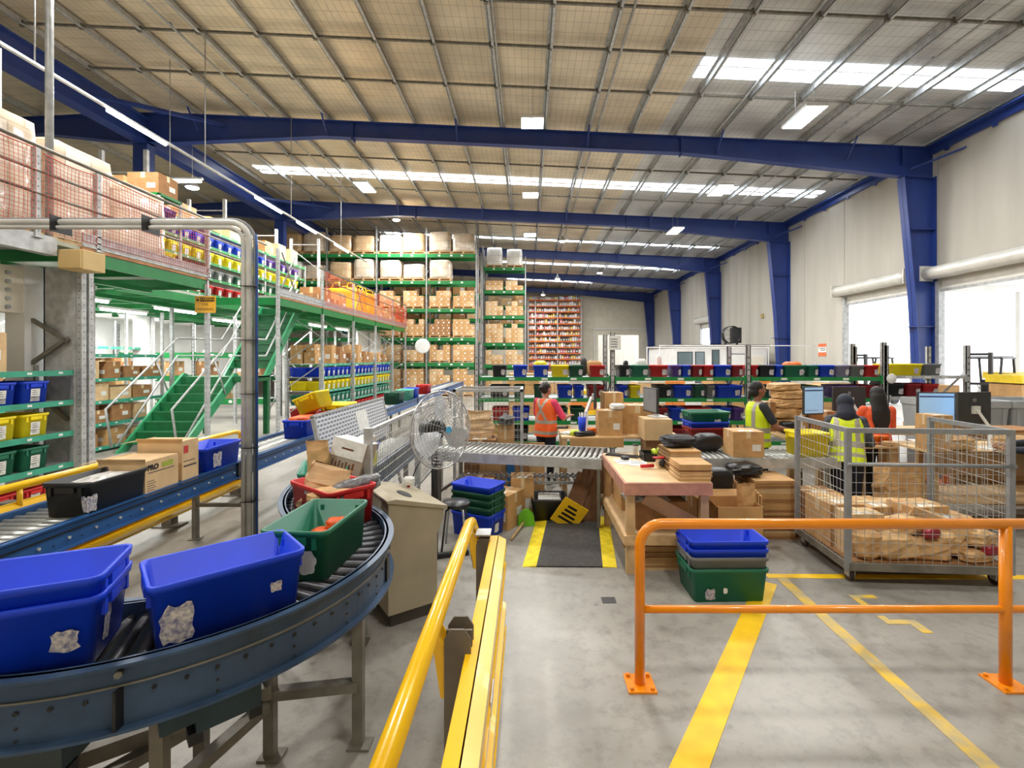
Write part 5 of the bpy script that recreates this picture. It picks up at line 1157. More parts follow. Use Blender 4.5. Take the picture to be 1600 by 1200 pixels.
# things on the floor behind the mat
carton((-.30, 6.02, 0), (.34, .4, .42), 'brown carton on the floor beside the nested blue and green totes', None, 0, -.5); carton((-.08, 6.40, 0), (.3, .36, .52), 'taller carton with dark printing behind the green dustpan', None, 0, .05); carton((-.65, 6.3, 0), (.4, .4, .5), 'brown carton under the grey rollers behind the tote stack', None, 2)
t = thing('broom', 'bright green broom with pale wooden handle lying behind the mat', 'broom', (-.03, 5.96, 0)); lg_ = mat('broom_green', (104,186,30), .5, 0, .06); MB().prism([(-.1,0),(.12,0),(.10,.14),(.04,.2),(-.03,.2),(-.09,.12)], -.03, .03).build('broom_head', lg_, t); MB().tube([(-.02,-.02,.05),(-.16,-.5,.022)], .014, 8).build('handle', wood, t)
t = thing('black_crate', 'black crate of white packets on the floor behind the mat', 'crate', (.28, 6.3, 0)); m = MB(); L_ = [rrect(.2,.2,.04,0), rrect(.24,.22,.05,.26), rrect(.24,.22,.05,.28), rrect(.22,.2,.04,.28), rrect(.19,.19,.04,.02)]; m.loft(L_); m.build('crate_body', black_p, t)
for k in range(3): solo(MB().box(-.15,.15,-.05,.05,0,.23).prism([(-.15,.23),(.15,.23),(.14,.25),(-.14,.25)], -.045,.045), 'packet', white_p, ['front white packet in the black crate','middle white packet in the black crate','rear white packet in the black crate'][k], 'packet', (.28, 6.2+.11*k, .021))
ysg = mat('yellow_board', (236,190,20), .5, 0, .05); t = thing('caution_board', 'yellow caution board with black print leaning behind the mat', 'sign', (.40, 6.0, .0)); t.rotation_euler = (.25, .55, .1); MB().box(-.14, .2, -.008, .008, .0, .36).build('board', ysg, t); m = MB()
for k in range(4): m.box(-.08+.01*k, .14-.02*k, -.0105, -.008, .08+.06*k, .11+.06*k)
m.build('black_print', black_p, t)
for k, (x, w_, h_, tl, lab) in enumerate(((.5, .2, .66, .42, 'narrow dark brown board bundle leaning under the rollers, nearer the yellow board'), (.72, .34, .78, .28, 'wide dark brown board bundle leaning beside the packing bench'))):
    m = MB()
    for q in range(5): m.box(-w_/2, w_/2, q*.018, q*.018+.014, 0, h_-.02*(q % 2))
    solo(m, 'board_bundle', card_dark, lab, 'boards', (x, 6.02+.04*k, 0.0), rot=(-.22, tl, 0))
for k, (x, y, h_, rz, mt) in enumerate(((-.55, 7.35, .72, .0, card), (-.18, 7.4, .78, .1, card3), (.06, 7.42, .78, -.05, card), (1.3, 7.0, .7, .1, card3))):
    m = MB()
    for q in range(4): m.box(-.2, .2, q*.03, q*.03+.022, 0, h_-.02*q)
    solo(m, 'flattened_carton', mt, ['upright flattened cartons nearest the wire cage under the rollers','dark upright flattened cartons under the rollers','upright flattened cartons beside the worker under the rollers','upright dark flattened cartons under the rear bench'][k], 'flattened carton', (x, y, 0), rz)
solo(MB().prism([(-.06,.8),(.06,.8),(.08,.1),(.2,.0),(.1,0),(-.04,.12)], -.02, .02), 'blue_strip', mat('blue_board', (40,120,190), .5, 0, .05), 'curved blue board standing under the grey rollers', 'board', (-.27, 7.1, 0))
# rear bench with cartons, monitors
t = thing('packing_table', 'rear packing table with pale top and cardboard front behind the rollers', 'table', (1.3, 7.5, 0)); MB().box(.5, 2.3, 7.05, 7.85, .9, .93).build('table_top', ply, t, world=True); MB().box(.62, 1.42, 7.02, 7.05, .78, .92).build('front_board', card, t, world=True)
for x in (.55, 2.25):
    for y in (7.1, 7.8): MB().box(x-.035, x+.035, y-.035, y+.035, 0, .9).build('leg', wood, t, world=True)
carton((1.24, 7.28, .931), (.36, .3, .38), 'brown carton standing on the rear packing table beside the worker', None, 0); carton((1.72, 7.5, .931), (.56, .4, .44), 'tilted-looking printed carton behind the rear table monitor stand', None, 0, -.15); carton((1.36, 7.7, .931), (.3, .3, .62), 'brown carton at the back of the rear packing table', None, 0, .1)
blob('paper_roll', (1.36, 7.25, 1.32), (.2,.2,.09), white_p, 'white cloth bundle on the rear table carton', 'cloth', 3, 0, .2)
t = thing('open_wood_box', 'plywood box stand under the side-on monitor at the bench corner', 'box stand', (1.86, 6.95, 0)); MB().box(-.2, .2, -.2, .2, .93, .95).box(-.2, .2, -.2, .2, 1.21, 1.23).box(-.2, -.18, -.2, .2, .95, 1.21).box(-.18, .2, -.2, -.18, .95, 1.21).box(-.18, .2, .18, .2, .95, 1.21).build('box_panels', ply, t)
for z in (0,): MB().box(-.16, .16, -.1, .2, 0, .93).build('pedestal', brown_wood, t)
def monitor(loc, rz, label, wd=.5, ht=.31, back=True, lit=True, arm=True, tilt=0, drop=.3, emblem=False):
    t = thing('computer_monitor', label, 'monitor', loc, rz)
    MB().box(-wd/2, wd/2, -.02, .018, 0, ht).build('monitor_casing', dark_grey, t, bev=.004)
    m = MB(); m.box(-wd/2+.015, wd/2-.015, -.0215, -.02, .02, ht-.015); m.build('screen', screen_m if lit else grey_p, t)
    if lit: m = MB(); m.box(-wd/2+.02, wd/2-.02, -.0225, -.0215, ht-.07, ht-.05).box(-wd/2+.03, wd/2-.1, -.0225, -.0215, .06, .066); m.build('screen_text', mat('screen_ink', (74,86,140), .4, 0, .03), t)
    m = MB(); m.bar((0, .05, ht*.45), (-.10, .14, -.06), .05, .03).box(-.13, -.07, .11, .17, -drop, -.04).box(-.22, .04, .04, .26, -drop, -drop+.015); m.cb((0, .03, ht*.45), (.1, .04, .1)); m.build('stand_arm', white_paint, t)
    if emblem:
        M = Matrix.Translation((0, .0185, ht*.75)) @ Matrix.Rotation(-PI/2, 4, 'X'); m = MB(); m.lathe([(.022,0),(.026,0),(.026,.002),(.022,.002)], 24, 0, M); m.box(-.014, -.009, .018, .0205, ht*.75-.01, ht*.75+.01).box(-.003, .003, .018, .0205, ht*.75-.01, ht*.75+.01).box(.008, .013, .018, .0205, ht*.75-.01, ht*.75+.01); m.build('round_emblem', steel_bright, t)
    return t
monitor((1.80, 6.93, 1.31), math.radians(-80), 'grey monitor turned side-on above the plywood box stand', .46, .36, lit=False, drop=.08)
monitor((1.08, 7.65, 1.30), math.radians(83), 'slim white-edged monitor seen edge-on behind the rear table carton', .46, .4, lit=False, drop=.37)
t = thing('pen_tub', 'blue tub of pens at the edge of the rear packing table', 'tub', (.84, 7.36, .93)); MB().lathe([(.001,0),(.05,0),(.065,.26),(.06,.26),(.045,.01)], 16).build('tub', tm('blue'), t); m = MB()
for k in range(4): m.tube([(.02*math.cos(k*1.6), .02*math.sin(k*1.6), .02), (.04*math.cos(k*1.6), .04*math.sin(k*1.6), .33)], .006, 5)
m.build('pens', white_p, t)
for k, (x, y, c, sz, lab) in enumerate(((.72, 7.2, lime, (.14,.1,.08), 'lime and black tool beside the worker on the rear table'), (.86, 7.15, black_p, (.3,.14,.07), 'dark tangle of tools on the rear table'), (.98, 7.3, tm('orange'), (.12,.1,.1), 'orange packet among the tools on the rear table'), (.62, 7.35, white_p, (.2,.16,.03), 'white papers on the rear table corner'))): blob('hand_tool', (x, y, .931), sz, c, lab, 'tool', k, .3*k, .3)
# carton and totes on the conveyor beyond the bench
carton((2.77, 6.1, .86), (.38, .34, .32), 'brown carton on the grey rollers beside the yellow vested worker', None, 0, -.05); blob('handbag', (2.42, 6.42, .86), (.36,.22,.22), mat('black_leather', (30,30,34), .45, 0, .1, 10, .3), 'black handbag on the rollers behind the brown carton', 'bag', 4, .2, .12)
tote('green', (2.75, 7.35, 1.02), .1, 'see-through green tote on the stack beside the yellow vested worker', None, .62, .42, .27, patches=[('-y', .1, .1, .1, .12, residue, True, 5)]); tote('blue', (2.75, 7.35, .87), .1, 'blue tote under the green one behind the rollers', None, .6, .42, .27); tote('dred', (2.75, 7.35, .78), .1, 'dark red tote at the bottom behind the rollers', None, .6, .42, .27)
solo(MB().box(-.35,.35,-.25,.25,.72,.775).box(-.33,-.28,-.23,-.18,0,.72).box(.28,.33,-.23,-.18,0,.72).box(-.33,-.28,.18,.23,0,.72).box(.28,.33,.18,.23,0,.72), 'side_table', wood, 'small timber table carrying the red, blue and green totes', 'table', (2.75, 7.35, 0), .1)
tote('yellow', (3.60, 6.12, .862), .05, 'yellow tote on the rollers behind the mesh cage trolley', None, .40, .38, .30)
# beside the bench end: open carton, bags, flattened cartons
t = thing('open_carton', 'open brown carton holding a paper bag beside the packing bench', 'carton', (2.2, 5.1, 0)); m = MB(); 
for s in (-1, 1): m.box(-.24, .24, *sorted((s*.2, s*.194)), 0, .56).box(*sorted((s*.24, s*.234)), -.2, .2, 0, .56)
m.box(-.24, .24, -.2, .2, 0, .01); m.build('carton_body', card, t); m = MB(); m.bar((-.24, 0, .56), (-.34, 0, .66), .4, .006).bar((0, .2, .56), (0, .27, .62), .48, .006); m.build('flap', card, t)
bag((2.33, 5.08, .012), .18, .14, .74, 'crumpled paper bag standing in the open carton', 8, .4, None, kraft, .5)
blob('handbag', (2.16, 5.5, .53), (.4,.22,.30), black_p, 'large black handbag with chrome trim behind the open carton', 'bag', 9, .1, .1); carton((2.13, 5.5, 0), (.46, .34, .525), 'brown carton under the large black handbag', None, 0)
flat_stack((2.86, 5.75, .0), .5, .5, 22, .031, 'flattened brown carton in the floor pile under the rollers', 'flattened cartons piled under the rollers', 9)
for k, (x, h_, mt) in enumerate(((2.44, .66, card3), (2.56, .62, card))):
    m = MB(); 
    for q in range(3): m.box(q*.03, q*.03+.02, -.2, .2, 0, h_-.03*q)
    solo(m, 'upright_carton', mt, ['dark flattened carton standing on edge beside the open carton','pale flattened carton standing on edge before the pile'][k], 'flattened carton', (x, 5.7-.2*k, 0), -.1)
blob('black_bag', (2.62, 5.75, .69), (.36,.3,.14), black_p, 'black bag on the flattened carton pile under the rollers', 'bag', 12, .2, .2)

# ---------------------------------------------------------------- mesh cage trolley
ca = thing('cage_trolley', 'grey steel mesh cage trolley loaded with paper parcels behind the guardrail', 'trolley', (3.72, 4.83, 0), math.radians(-4))
hw, hd, zb, zt = .71, .47, .2, 1.45
MB().box(-hw, hw, -hd, hd, zb-.015, zb).build('base_board', card3, ca); MB().box(-hw, hw, -hd-.02, -hd+.02, zb-.07, zb).box(-hw, hw, hd-.02, hd+.02, zb-.07, zb).box(-hw-.02, -hw+.02, -hd, hd, zb-.07, zb).box(hw-.02, hw+.02, -hd, hd, zb-.07, zb).build('base_frame', galv_dark, ca)
cg = mat('cage_steel', (150,154,158), .42, .35, .06, 8)
for x in (-hw, hw):
    for y in (-hd, hd): MB().box(x-.025, x+.025, y-.02, y+.02, zb-.07, zt).build('corner_post', cg, ca)
for (a, b_) in (((-hw, -hd), (hw, -hd)), ((-hw, -hd), (-hw, hd)), ((hw, -hd), (hw, hd)), ((-hw, hd), (hw, hd))):
    back = a[1] > 0 and b_[1] > 0; front = a[1] < 0 and b_[1] < 0
    if back: continue
    m = MB(); m.bar((*a, zt-.02), (*b_, zt-.02), .035, .045); m.build('top_rail', cg, ca)
    if front: MB().tube([(a[0]-.02, a[1]-.03, 1.12), (b_[0]+.02, b_[1]-.03, 1.12)], .016, 10).build('push_bar', cg, ca)
    u = Vector((b_[0]-a[0], b_[1]-a[1], 0)); m = MB(); mesh_panel(m, (*a, zb), u, u.length, zt-zb-.04, .075 if front else .06, .095, .0026); m.build('mesh_panel', wire, ca)
for x in (-hw+.06, hw-.06):
    for y in (-hd+.06, hd-.06):
        w_ = MB(); w_.tube([(x-.018, y+.03, .06), (x+.018, y+.03, .06)], .06, 16); wo = w_.build('caster', mat('caster_brown', (66,48,44), .5, 0, .1), ca); MB().box(x-.03, x-.022, y-.02, y+.05, .05, zb-.07).box(x+.022, x+.03, y-.02, y+.05, .05, zb-.07).box(x-.03, x+.03, y-.03, y+.05, zb-.082, zb-.07).build('caster_fork', galv, wo)
def cg_at(x, y, z): v = Matrix.Rotation(math.radians(-4), 4, 'Z') @ Vector((x, y, z)); return (3.72+v.x, 4.83+v.y, v.z)
for k, (x, y, z, s, rz, lab) in enumerate(((-.5, .15, zb, (.34,.44,.42), 0, 'brown carton with white label in the back corner of the cage trolley'), (-.45, -.2, zb, (.34,.22,.40), .0, 'narrow brown carton at the mesh side of the cage trolley'), (-.1, .2, zb, (.34,.4,.38), .1, 'brown carton behind the front post in the cage trolley'), (.24, .22, zb, (.32,.4,.36), -.1, 'brown carton in the middle back of the cage trolley'), (.22, -.02, zb+.2, (.4,.3,.24), .15, 'topmost brown carton with white label in the cage trolley'))): carton(cg_at(x, y, z), s, lab, None, k % 2, rz)
P_ = [(-.47, -.33, .0, (.24,.2,.26), .1, 'kraft paper parcel at the front left of the cage'), (-.22, -.30, .0, (.4,.26,.24), .1, 'rounded kraft paper bag parcel at the cage front'), (.06, -.3, .0, (.4,.22,.18), -.2, 'creased kraft parcel low at the cage front'), (.30, -.22, .03, (.36,.28,.22), .2, 'kraft parcel under the tilted box in the cage'), (.5, -.34, 0, (.3,.16,.1), .2, 'flat kraft parcel at the cage front corner'), (-.02, -.2, .2, (.4,.22,.16), .3, 'long kraft parcel lying over the others in the cage'), (.56, -.05, .0, (.24,.4,.34), 0, 'kraft parcel against the far mesh of the cage'), (.58, -.28, .12, (.22,.2,.16), .3, 'small white-labelled kraft parcel near the cage corner')]
for k, (x, y, z, s, rz, lab) in enumerate(P_): blob('paper_parcel', cg_at(x, y, zb+z), s, [kraft, mat('kraft_light', (214,176,124), .65, 0, .1, 10, .3)][k % 2], lab, 'parcel', k+20, rz, .16)
t = thing('long_carton', 'long kraft box tilted over the parcels in the cage trolley', 'carton', cg_at(.34, -.16, zb+.28)); t.rotation_euler = (.12, .34, -.35); MB().box(-.3, .3, -.11, .11, 0, .09).build('carton_body', card2, t); MB().box(-.02, .2, -.07, .06, .09, .092).build('white_label', white_p, t)
for k, (x, y, z) in enumerate(((.12, -.34, .2), (.62, -.38, .07))): blob('red_packet', cg_at(x, y, zb+z), (.16,.08,.09), mat('dark_red_pack', (150,24,46), .3, 0, .1), ['dark red packet sticking out of parcels at the cage middle','dark red packet at the front corner of the cage'][k], 'packet', k, .3, .15)
# ---------------------------------------------------------------- green pick wall behind the packers
PYW = 9.4; PL = [.45, .86, 1.31, 1.73]
rack('pick_wall', 'green beamed pick wall of coloured totes behind the packing benches', -1.02, 3, 2.7, PYW, .9, PL, 2.4, tops=[2.4, 2.62, 2.36, 2.42], bh=.075, deck=True, cat='shelving')
rack('pick_wall', 'grey beamed extension of the pick wall toward the roller doors', 7.12, 1, 1.62, PYW, .9, [1.34, 1.757], 2.36, beam=galv, bh=.06, deck=True, cat='shelving')
rows = {3: [(768,791,'black'),(801,824,'blue'),(833,858,'blue'),(862,890,'yellow'),(890,913,'dgreen'),(922,947,'red'),(968,986,'black'),(988,1016,'green'),(1018,1046,'red'),(1052,1067,'purple'),(1067,1082,'blue'),(1083,1100,'dred'),(1100,1118,'red'),(1118,1146,'blue'),(1146,1164,'dred'),(1176,1188,'red'),(1188,1214,'black'),(1214,1227,'blue'),(1227,1264,'green'),(1266,1283,'green'),(1283,1308,'blue'),(1310,1332,'lilac'),(1332,1355,'grey'),(1356,1378,'red'),(1397,1447,'yellow'),(1448,1476,'grey')],
 2: [(764,796,'black'),(802,820,'dgreen'),(834,853,'dgreen'),(872,896,'blue'),(898,914,'blue'),(920,946,'dred'),(966,983,'blue'),(985,1003,'yellow'),(1028,1052,'black'),(1054,1084,'blue'),(1086,1104,'dgreen'),(1106,1120,'grey'),(1122,1164,'blue'),(1180,1215,'dgreen'),(1218,1250,'blue'),(1252,1282,'dgreen'),(1310,1345,'purple'),(1346,1378,'dred'),(1390,1418,'black'),(1420,1444,'dred'),(1446,1472,'red')],
 1: [(768,795,'red'),(800,828,'blue'),(838,860,'dgreen'),(868,888,'dgreen'),(893,915,'dgreen'),(1026,1046,'dred'),(1048,1072,'blue'),(1074,1114,'red'),(1118,1146,'blue'),(1148,1166,'purple')],
 0: [(768,795,'yellow'),(800,826,'black'),(1044,1086,'dred')]}
LVN = {3:'top', 2:'second', 1:'third', 0:'lowest'}; cnt = {}
for li, lst in rows.items():
    for (a, b_, c) in lst:
        z = PL[li]; 
        if a > 1385: z = 1.757 if li == 3 else 1.34
        wd = (b_-a)*(PYW+.02)/F-.012; x = ((a+b_)/2-CX)*(PYW+.02)/F; k = cnt.get((li, c), 0); cnt[(li, c)] = k+1
        nm = COLN.get(c, c); tot = sum(1 for q in lst if q[2] == c)
        lab = '%s tote on the %s level of the pick wall' % (nm, LVN[li]) if tot == 1 else '%s %s tote along the %s level of the pick wall' % (ORD[k], nm, LVN[li])
        hh = .235 if li == 3 else .25
        tote(c, (x, PYW+.34, z), PI/2*0, lab, 'totes on the %s level of the pick wall' % LVN[li], wd, .56, hh, patches=[('-y', wd*.28, hh*.4, min(.1, wd*.3), .12, residue, True, k+1)])
blob('yellow_bag', ((845-CX)*9.6/F, 9.75, PL[3]+.012), (.26,.3,.31), mat('yellow_film', (244,226,30), .3, 0, .1, 12, .5), 'yellow plastic bag bulging from a tote on the pick wall', 'bag', 2, 0, .3)
for k, (px_, wd, h_, mt, lab) in enumerate(((978, .1, .16, black_p, 'black bottle on the pick wall top level'), (1030, .1, .28, white_p, 'white paper roll standing in a tote on the pick wall'), (1002, .2, .2, white_p, 'white folded sheet in a tote on the pick wall'), (1238, .3, .14, tm('orange'), 'orange packets heaped over a green tote on the pick wall'), (912, .12, .22, dark_grey, 'dark spray head above a tote on the pick wall'), (928, .3, .16, card, 'brown cartons on the pick wall above the red tote'))):
    blob('loose_goods', ((px_-CX)*9.7/F, 9.72, PL[3]+.012), (wd, wd, h_+.15), mt, lab, 'goods', k, 0, .15)
t = thing('upright_sign', 'white paper notice clipped to the pick wall upright', 'sign', (1.72, 9.38, 2.05)); MB().box(-.12, .12, -.006, .006, 0.22, .5).build('notice_sheet', white_p, t); m = MB()
for k in range(4): m.box(-.09, .05, -.008, -.006, .27+.05*k, .29+.05*k)
m.build('notice_text', grey_p, t)
o = solo(MB().lathe([(.001,-.02),(.09,-.015),(.1,0),(.09,.015),(.001,.02)], 20, 0, Matrix.Rotation(PI/2, 4, 'X')), 'round_disc', white_paint, 'round white disc on the post between the green and grey pick walls', 'disc', ((1393-CX)*9.35/F, 9.35, 1.7))
# goods standing beyond the pick wall, seen through its gaps
cols = [card, card2, mat('goods_yellow', (240,196,40), .5, 0, .08), card, white_p, mat('goods_orange', (226,140,70), .5, 0, .08)]
for k in range(14):
    x = -.2+.95*k+R.uniform(-.1,.1); yq = 13.2+1.2*(k % 3); hgt = R.uniform(.9, 1.6)
    t = thing('stacked_pallet', 'pallet of goods standing beyond the pick wall', 'pallet load', (x, yq, 0), R.uniform(-.1,.1), 'pallets of goods beyond the pick wall'); link('pallet', PM, parent=t, sc=(.8,.8,1))
    m = MB(); z = .14; q = 0
    while z < hgt:
        for i in range(2): m.box(-.42+.42*i, -.01+.42*i, -.4, .4, z, z+.3, (k+q) % 2)
        z += .31; q += 1
    m.build('stacked_boxes', [cols[k % 6], cols[(k+3) % 6]], t)
# white partition office with a drum fan on its roof, pipe frames
t = thing('site_office', 'white partitioned office with windows against the concrete wall', 'office', (10, 24, 0)); MB().box(7.4, 12.1, 24, 29, 0, 2.7).build('office_wall', white_paint, t, world=True); MB().box(7.3, 12.2, 23.9, 29.1, 2.7, 2.8).build('office_roof', galv_dark, t, world=True)
wg = mat('office_glass', (96,112,116), .1, 0, .05, 2)
for (a, b_, z0, z1) in ((7.6, 8.3, 1.0, 2.4), (8.5, 8.9, .9, 2.4), (9.35, 9.65, .9, 2.5), (10.15, 11.1, 1.2, 2.3)):
    f_ = MB().box(a-.04, b_+.04, 23.96, 24, z0-.04, z1+.04).build('window_frame', dark_grey, t, world=True); g_ = MB().box(a, b_, 23.95, 23.962, z0, z1).build('pane', wg if b_ < 10 else white_p, None); g_.parent = f_; g_.location = (0,0,0); g_.matrix_parent_inverse = Matrix.Translation(-Vector((10,24,0)))
MB().box(11.2, 11.95, 23.95, 24, 0, 2.2).build('office_door', cream, t, world=True)
t = thing('drum_fan', 'black drum fan standing on the white office roof', 'fan', (10.55, 24.6, 2.8)); M = Matrix.Translation((0, .0, .52)) @ Matrix.Rotation(PI/2, 4, 'X'); MB().lathe([(.44,-.18),(.46,-.18),(.46,.18),(.44,.18),(.44,-.18)], 28, 0, M).build('drum', black_p, t)
m = MB()
for k in range(5): m.lathe([(.08+.08*k,.19),(.09+.08*k,.19)], 24, 0, M)
for k in range(8): m.bar((0, -.19, .52), (.45*math.cos(k*PI/4), -.19, .52+.45*math.sin(k*PI/4)), .012, .012)
m.build('grille', dark_grey, t); MB().box(.02, .5, -.1, .2, .1, .9).build('motor_cover', black_p, t); m = MB()
for s in (-1, 1): m.bar((s*.3, 0, .02), (s*.3, 0, .2), .05, .2)
m.build('stand', black_p, t)
for k, (xa, xb, z, lab) in enumerate(((4.9, 9.9, 2.55, 'thin white pipe goal frame standing before the far blue columns'), (5.7, 12.4, 2.65, 'longer thin white pipe goal frame before the office'))):
    t = thing('pipe_goal', lab, 'pipe frame', (xa, 19.5+k, 0)); MB().tube([(0,0,0),(0,0,z),(xb-xa,0,z),(xb-xa,0,0)], .025, 8).build('pipe', white_paint, t)
t = thing('wall_sign', 'orange and white safety sign on the concrete wall', 'sign', (12.985, 20.9, 2.45)); MB().box(0, .012, -.28, .28, -.25, .3).build('sign_plate', white_p, t); osg = mat('sign_orange', (232,116,66), .5, 0, .04); m = MB(); m.box(-.004, 0, -.28, .28, .16, .3).box(-.004, 0, -.28, .28, -.25, -.08); m.build('orange_band', osg, t); m = MB(); m.box(-.003, 0, -.22, .2, .08, .11).box(-.003, 0, -.22, .12, .0, .03); m.build('sign_text', print_m, t)
solo(MB().box(-.06, .0, -.12, .12, -.12, .12).cb((-.07, .03, .02), (.02, .05, .05)), 'alarm_box', mat('tan_box', (178,158,92), .5, 0, .05), 'small tan box mounted on the concrete wall', 'box', (12.99, 26.2, 4.45))
# white mesh cage of bags beside the fan
t = thing('roll_cage', 'tall grey wire roll cage holding cartons and bags behind the pedestal fan', 'roll cage', (-.62, 7.75, 0))
for x in (-.52, .52):
    for y in (-.4, .4): MB().box(x-.02, x+.02, y-.02, y+.02, .05, 1.6).build('corner_post', galv, t)
m = MB(); m.box(-.54, .54, -.42, .42, .1, .14); m.build('base_frame', galv_dark, t)
for (a, u, L_) in (((-.52,-.4,.15), (1,0,0), 1.04), ((-.52,.4,.15), (1,0,0), 1.04), ((-.52,-.4,.15), (0,1,0), .8), ((.52,-.4,.15), (0,1,0), .8)):
    m = MB(); mesh_panel(m, a, u, L_, 1.45, .065, .1, .0026); m.build('mesh_panel', wire, t)
m = MB(); m.box(-.54,.54,-.42,-.38,1.58,1.62).box(-.54,.54,.38,.42,1.58,1.62).box(-.54,-.5,-.42,.42,1.58,1.62).box(.5,.54,-.42,.42,1.58,1.62); m.build('top_rail', galv, t)
carton((-.75, 7.7, .145), (.5, .6, .68), 'large brown carton at the bottom of the wire roll cage', None, 2); bag((-.78, 7.7, .83), .42, .3, .42, 'wide pale paper bag on the carton in the wire roll cage', 31, .1, None, mat('kraft_pale', (214,178,134), .65, 0, .08, 8, .3), .7); carton((-.36, 7.75, .145), (.26, .5, .9), 'tall brown carton beside the bag in the wire roll cage', None, 0); blob('dark_bag', (-.34, 7.55, 1.046), (.24,.3,.14), dark_grey, 'dark plastic bag on the tall carton in the roll cage', 'bag', 6, 0, .3)

# ---------------------------------------------------------------- benches, parcels and screens at the right
def bench(name, label, x0, x1, y0, y1, z, mt, front=None):
    t = thing(name, label, 'bench', ((x0+x1)/2, (y0+y1)/2, 0)); MB().box(x0, x1, y0, y1, z-.03, z).build('bench_top', mt, t, world=True)
    for x in (x0+.06, x1-.06):
        for y in (y0+.06, y1-.06): MB().box(x-.04, x+.04, y-.04, y+.04, 0, z-.03).build('leg', wood, t, world=True)
    if front: MB().box(x0, x1, y0-.02, y0, z-.28, z-.0).build('front_board', front, t, world=True); MB().box(x0+.02, x1-.02, y0, y1, .3, .33).build('lower_shelf', ply, t, world=True)
    return t
bench('work_bench', 'work bench with keyboard before the yellow vested worker', 3.72, 4.85, 6.75, 7.85, .95, ply); t = thing('keyboard', 'dark keyboard on a timber riser by the vested worker', 'keyboard', (3.98, 6.93, .95)); MB().box(-.16,.2,-.1,.1,0,.05).build('timber_riser', wood, t); MB().box(-.15,.19,-.07,.07,.05,.065).build('keyboard_base', grey_p, t)
blob('label_printer', (3.99, 7.29, .95), (.2,.18,.18), black_p, 'black label printer with cables on the work bench', 'printer', 3, 0, .12)
for k, (x, y, z, s, lab) in enumerate(((4.13, 7.58, 1.16, (.5,.36,.2), 'lowest kraft parcel in the pile by the lit screen'), (4.15, 7.56, 1.33, (.52,.34,.16), 'second kraft parcel in the pile by the lit screen'), (4.17, 7.58, 1.47, (.5,.34,.15), 'third kraft parcel in the pile by the lit screen'), (4.10, 7.6, 1.60, (.46,.34,.13), 'topmost kraft parcel in the pile by the lit screen'))): blob('paper_parcel', (x, y, z-.02), s, kraft, lab, 'parcel', k+40, .1*k, .08)
carton((4.15, 7.58, .951), (.46, .34, .19), 'brown carton under the kraft parcel pile', None, 0); carton((3.80, 7.6, .951), (.22, .28, .46), 'narrow brown carton beside the kraft parcel pile', None, 2)
monitor((4.27, 7.1, 1.26), math.radians(14), 'lit monitor facing the yellow vested worker beside the parcel pile', .36, .42, True, True, drop=.3)
for k, (x, y, s, lab) in enumerate(((4.62, 7.55, (.4,.36,.32), 'brown carton behind the lit monitor on the bench'), (5.4, 7.7, (.6,.4,.3), 'brown carton behind the dark monitor with round emblem'))): carton((x, y, .951), s, lab, None, 2)
bench('work_bench', 'long bench under the dark monitor behind the hijab-wearing worker', 4.9, 6.7, 7.3, 8.1, .95, ply)
monitor((5.12, 7.56, 1.25), math.radians(180), 'dark monitor back with round emblem above the hijab-wearing worker', .52, .40, emblem=True, drop=.3)
bench('work_bench', 'parcel bench with timber front boards behind the cage trolley', 5.0, 7.2, 5.86, 6.6, .95, ply, brown_wood); bench('work_bench', 'narrow bench of tools before the hijab-wearing worker', 4.3, 4.98, 6.35, 6.62, .92, ply)
monitor((5.55, 6.45, 1.22), math.radians(-8), 'lit monitor beside the long haired worker, screen toward the camera', .46, .42, drop=.28); monitor((5.83, 6.2, 1.24), math.radians(186), 'dark monitor back nearest the cage trolley with round emblem', .48, .42, emblem=True, drop=.3)
for k, (x, y, s, mt, lab) in enumerate(((4.88, 6.42, (.14,.12,.06), kraft, 'crumpled kraft paper near the bench tools'), (5.38, 6.0, (.42,.3,.17), kraft, 'kraft parcel with white top on the parcel bench'), (6.12, 6.0, (.4,.3,.17), kraft, 'kraft parcel at the frame edge of the parcel bench'), (4.42, 6.48, (.2,.2,.1), dark_grey, 'dark hand tools on the narrow bench'), (4.62, 6.41, (.12,.1,.05), white_p, 'white paper packet on the narrow bench'), (5.75, 6.4, (.3,.2,.15), dark_grey, 'dark scanner gear under the nearest dark monitor'))): blob('paper_parcel' if mt is kraft else 'bench_item', (x, y, .951 if x > 5 else .921), s, mt, lab, 'parcel' if mt is kraft else 'bench item', k+60, .2*k, .12)
for k in range(3): tote('orange', (4.62+.13*k, 6.53, .921), 0, 'small orange bin in a row on the narrow bench', 'small orange bins on the narrow bench', .12, .14, .12, name='small_bin')
carton((5.14, 6.0, .951), (.26, .26, .44), 'tall brown carton standing on the parcel bench end', None, 0)
bag((4.42, 5.62, .22), .5, .3, .62, 'large creased kraft bag standing behind the cage trolley', 44, 0, None, kraft, .75); solo(MB().box(-.3,.3,-.2,.2,0,.22).box(-.3,.3,-.205,-.2,.06,.16,1), 'low_box', [brown_wood, dark_grey], 'low dark box under the large kraft bag', 'box', (4.42, 5.62, 0))
for k, (x, z, h_) in enumerate(((3.35, 0, .34), (3.42, .342, .2))): carton((x, 5.62, z), (.4, .36, h_), ['lower brown carton behind the cage trolley by the worker','upper brown carton behind the cage trolley by the worker'][k], None, 2)
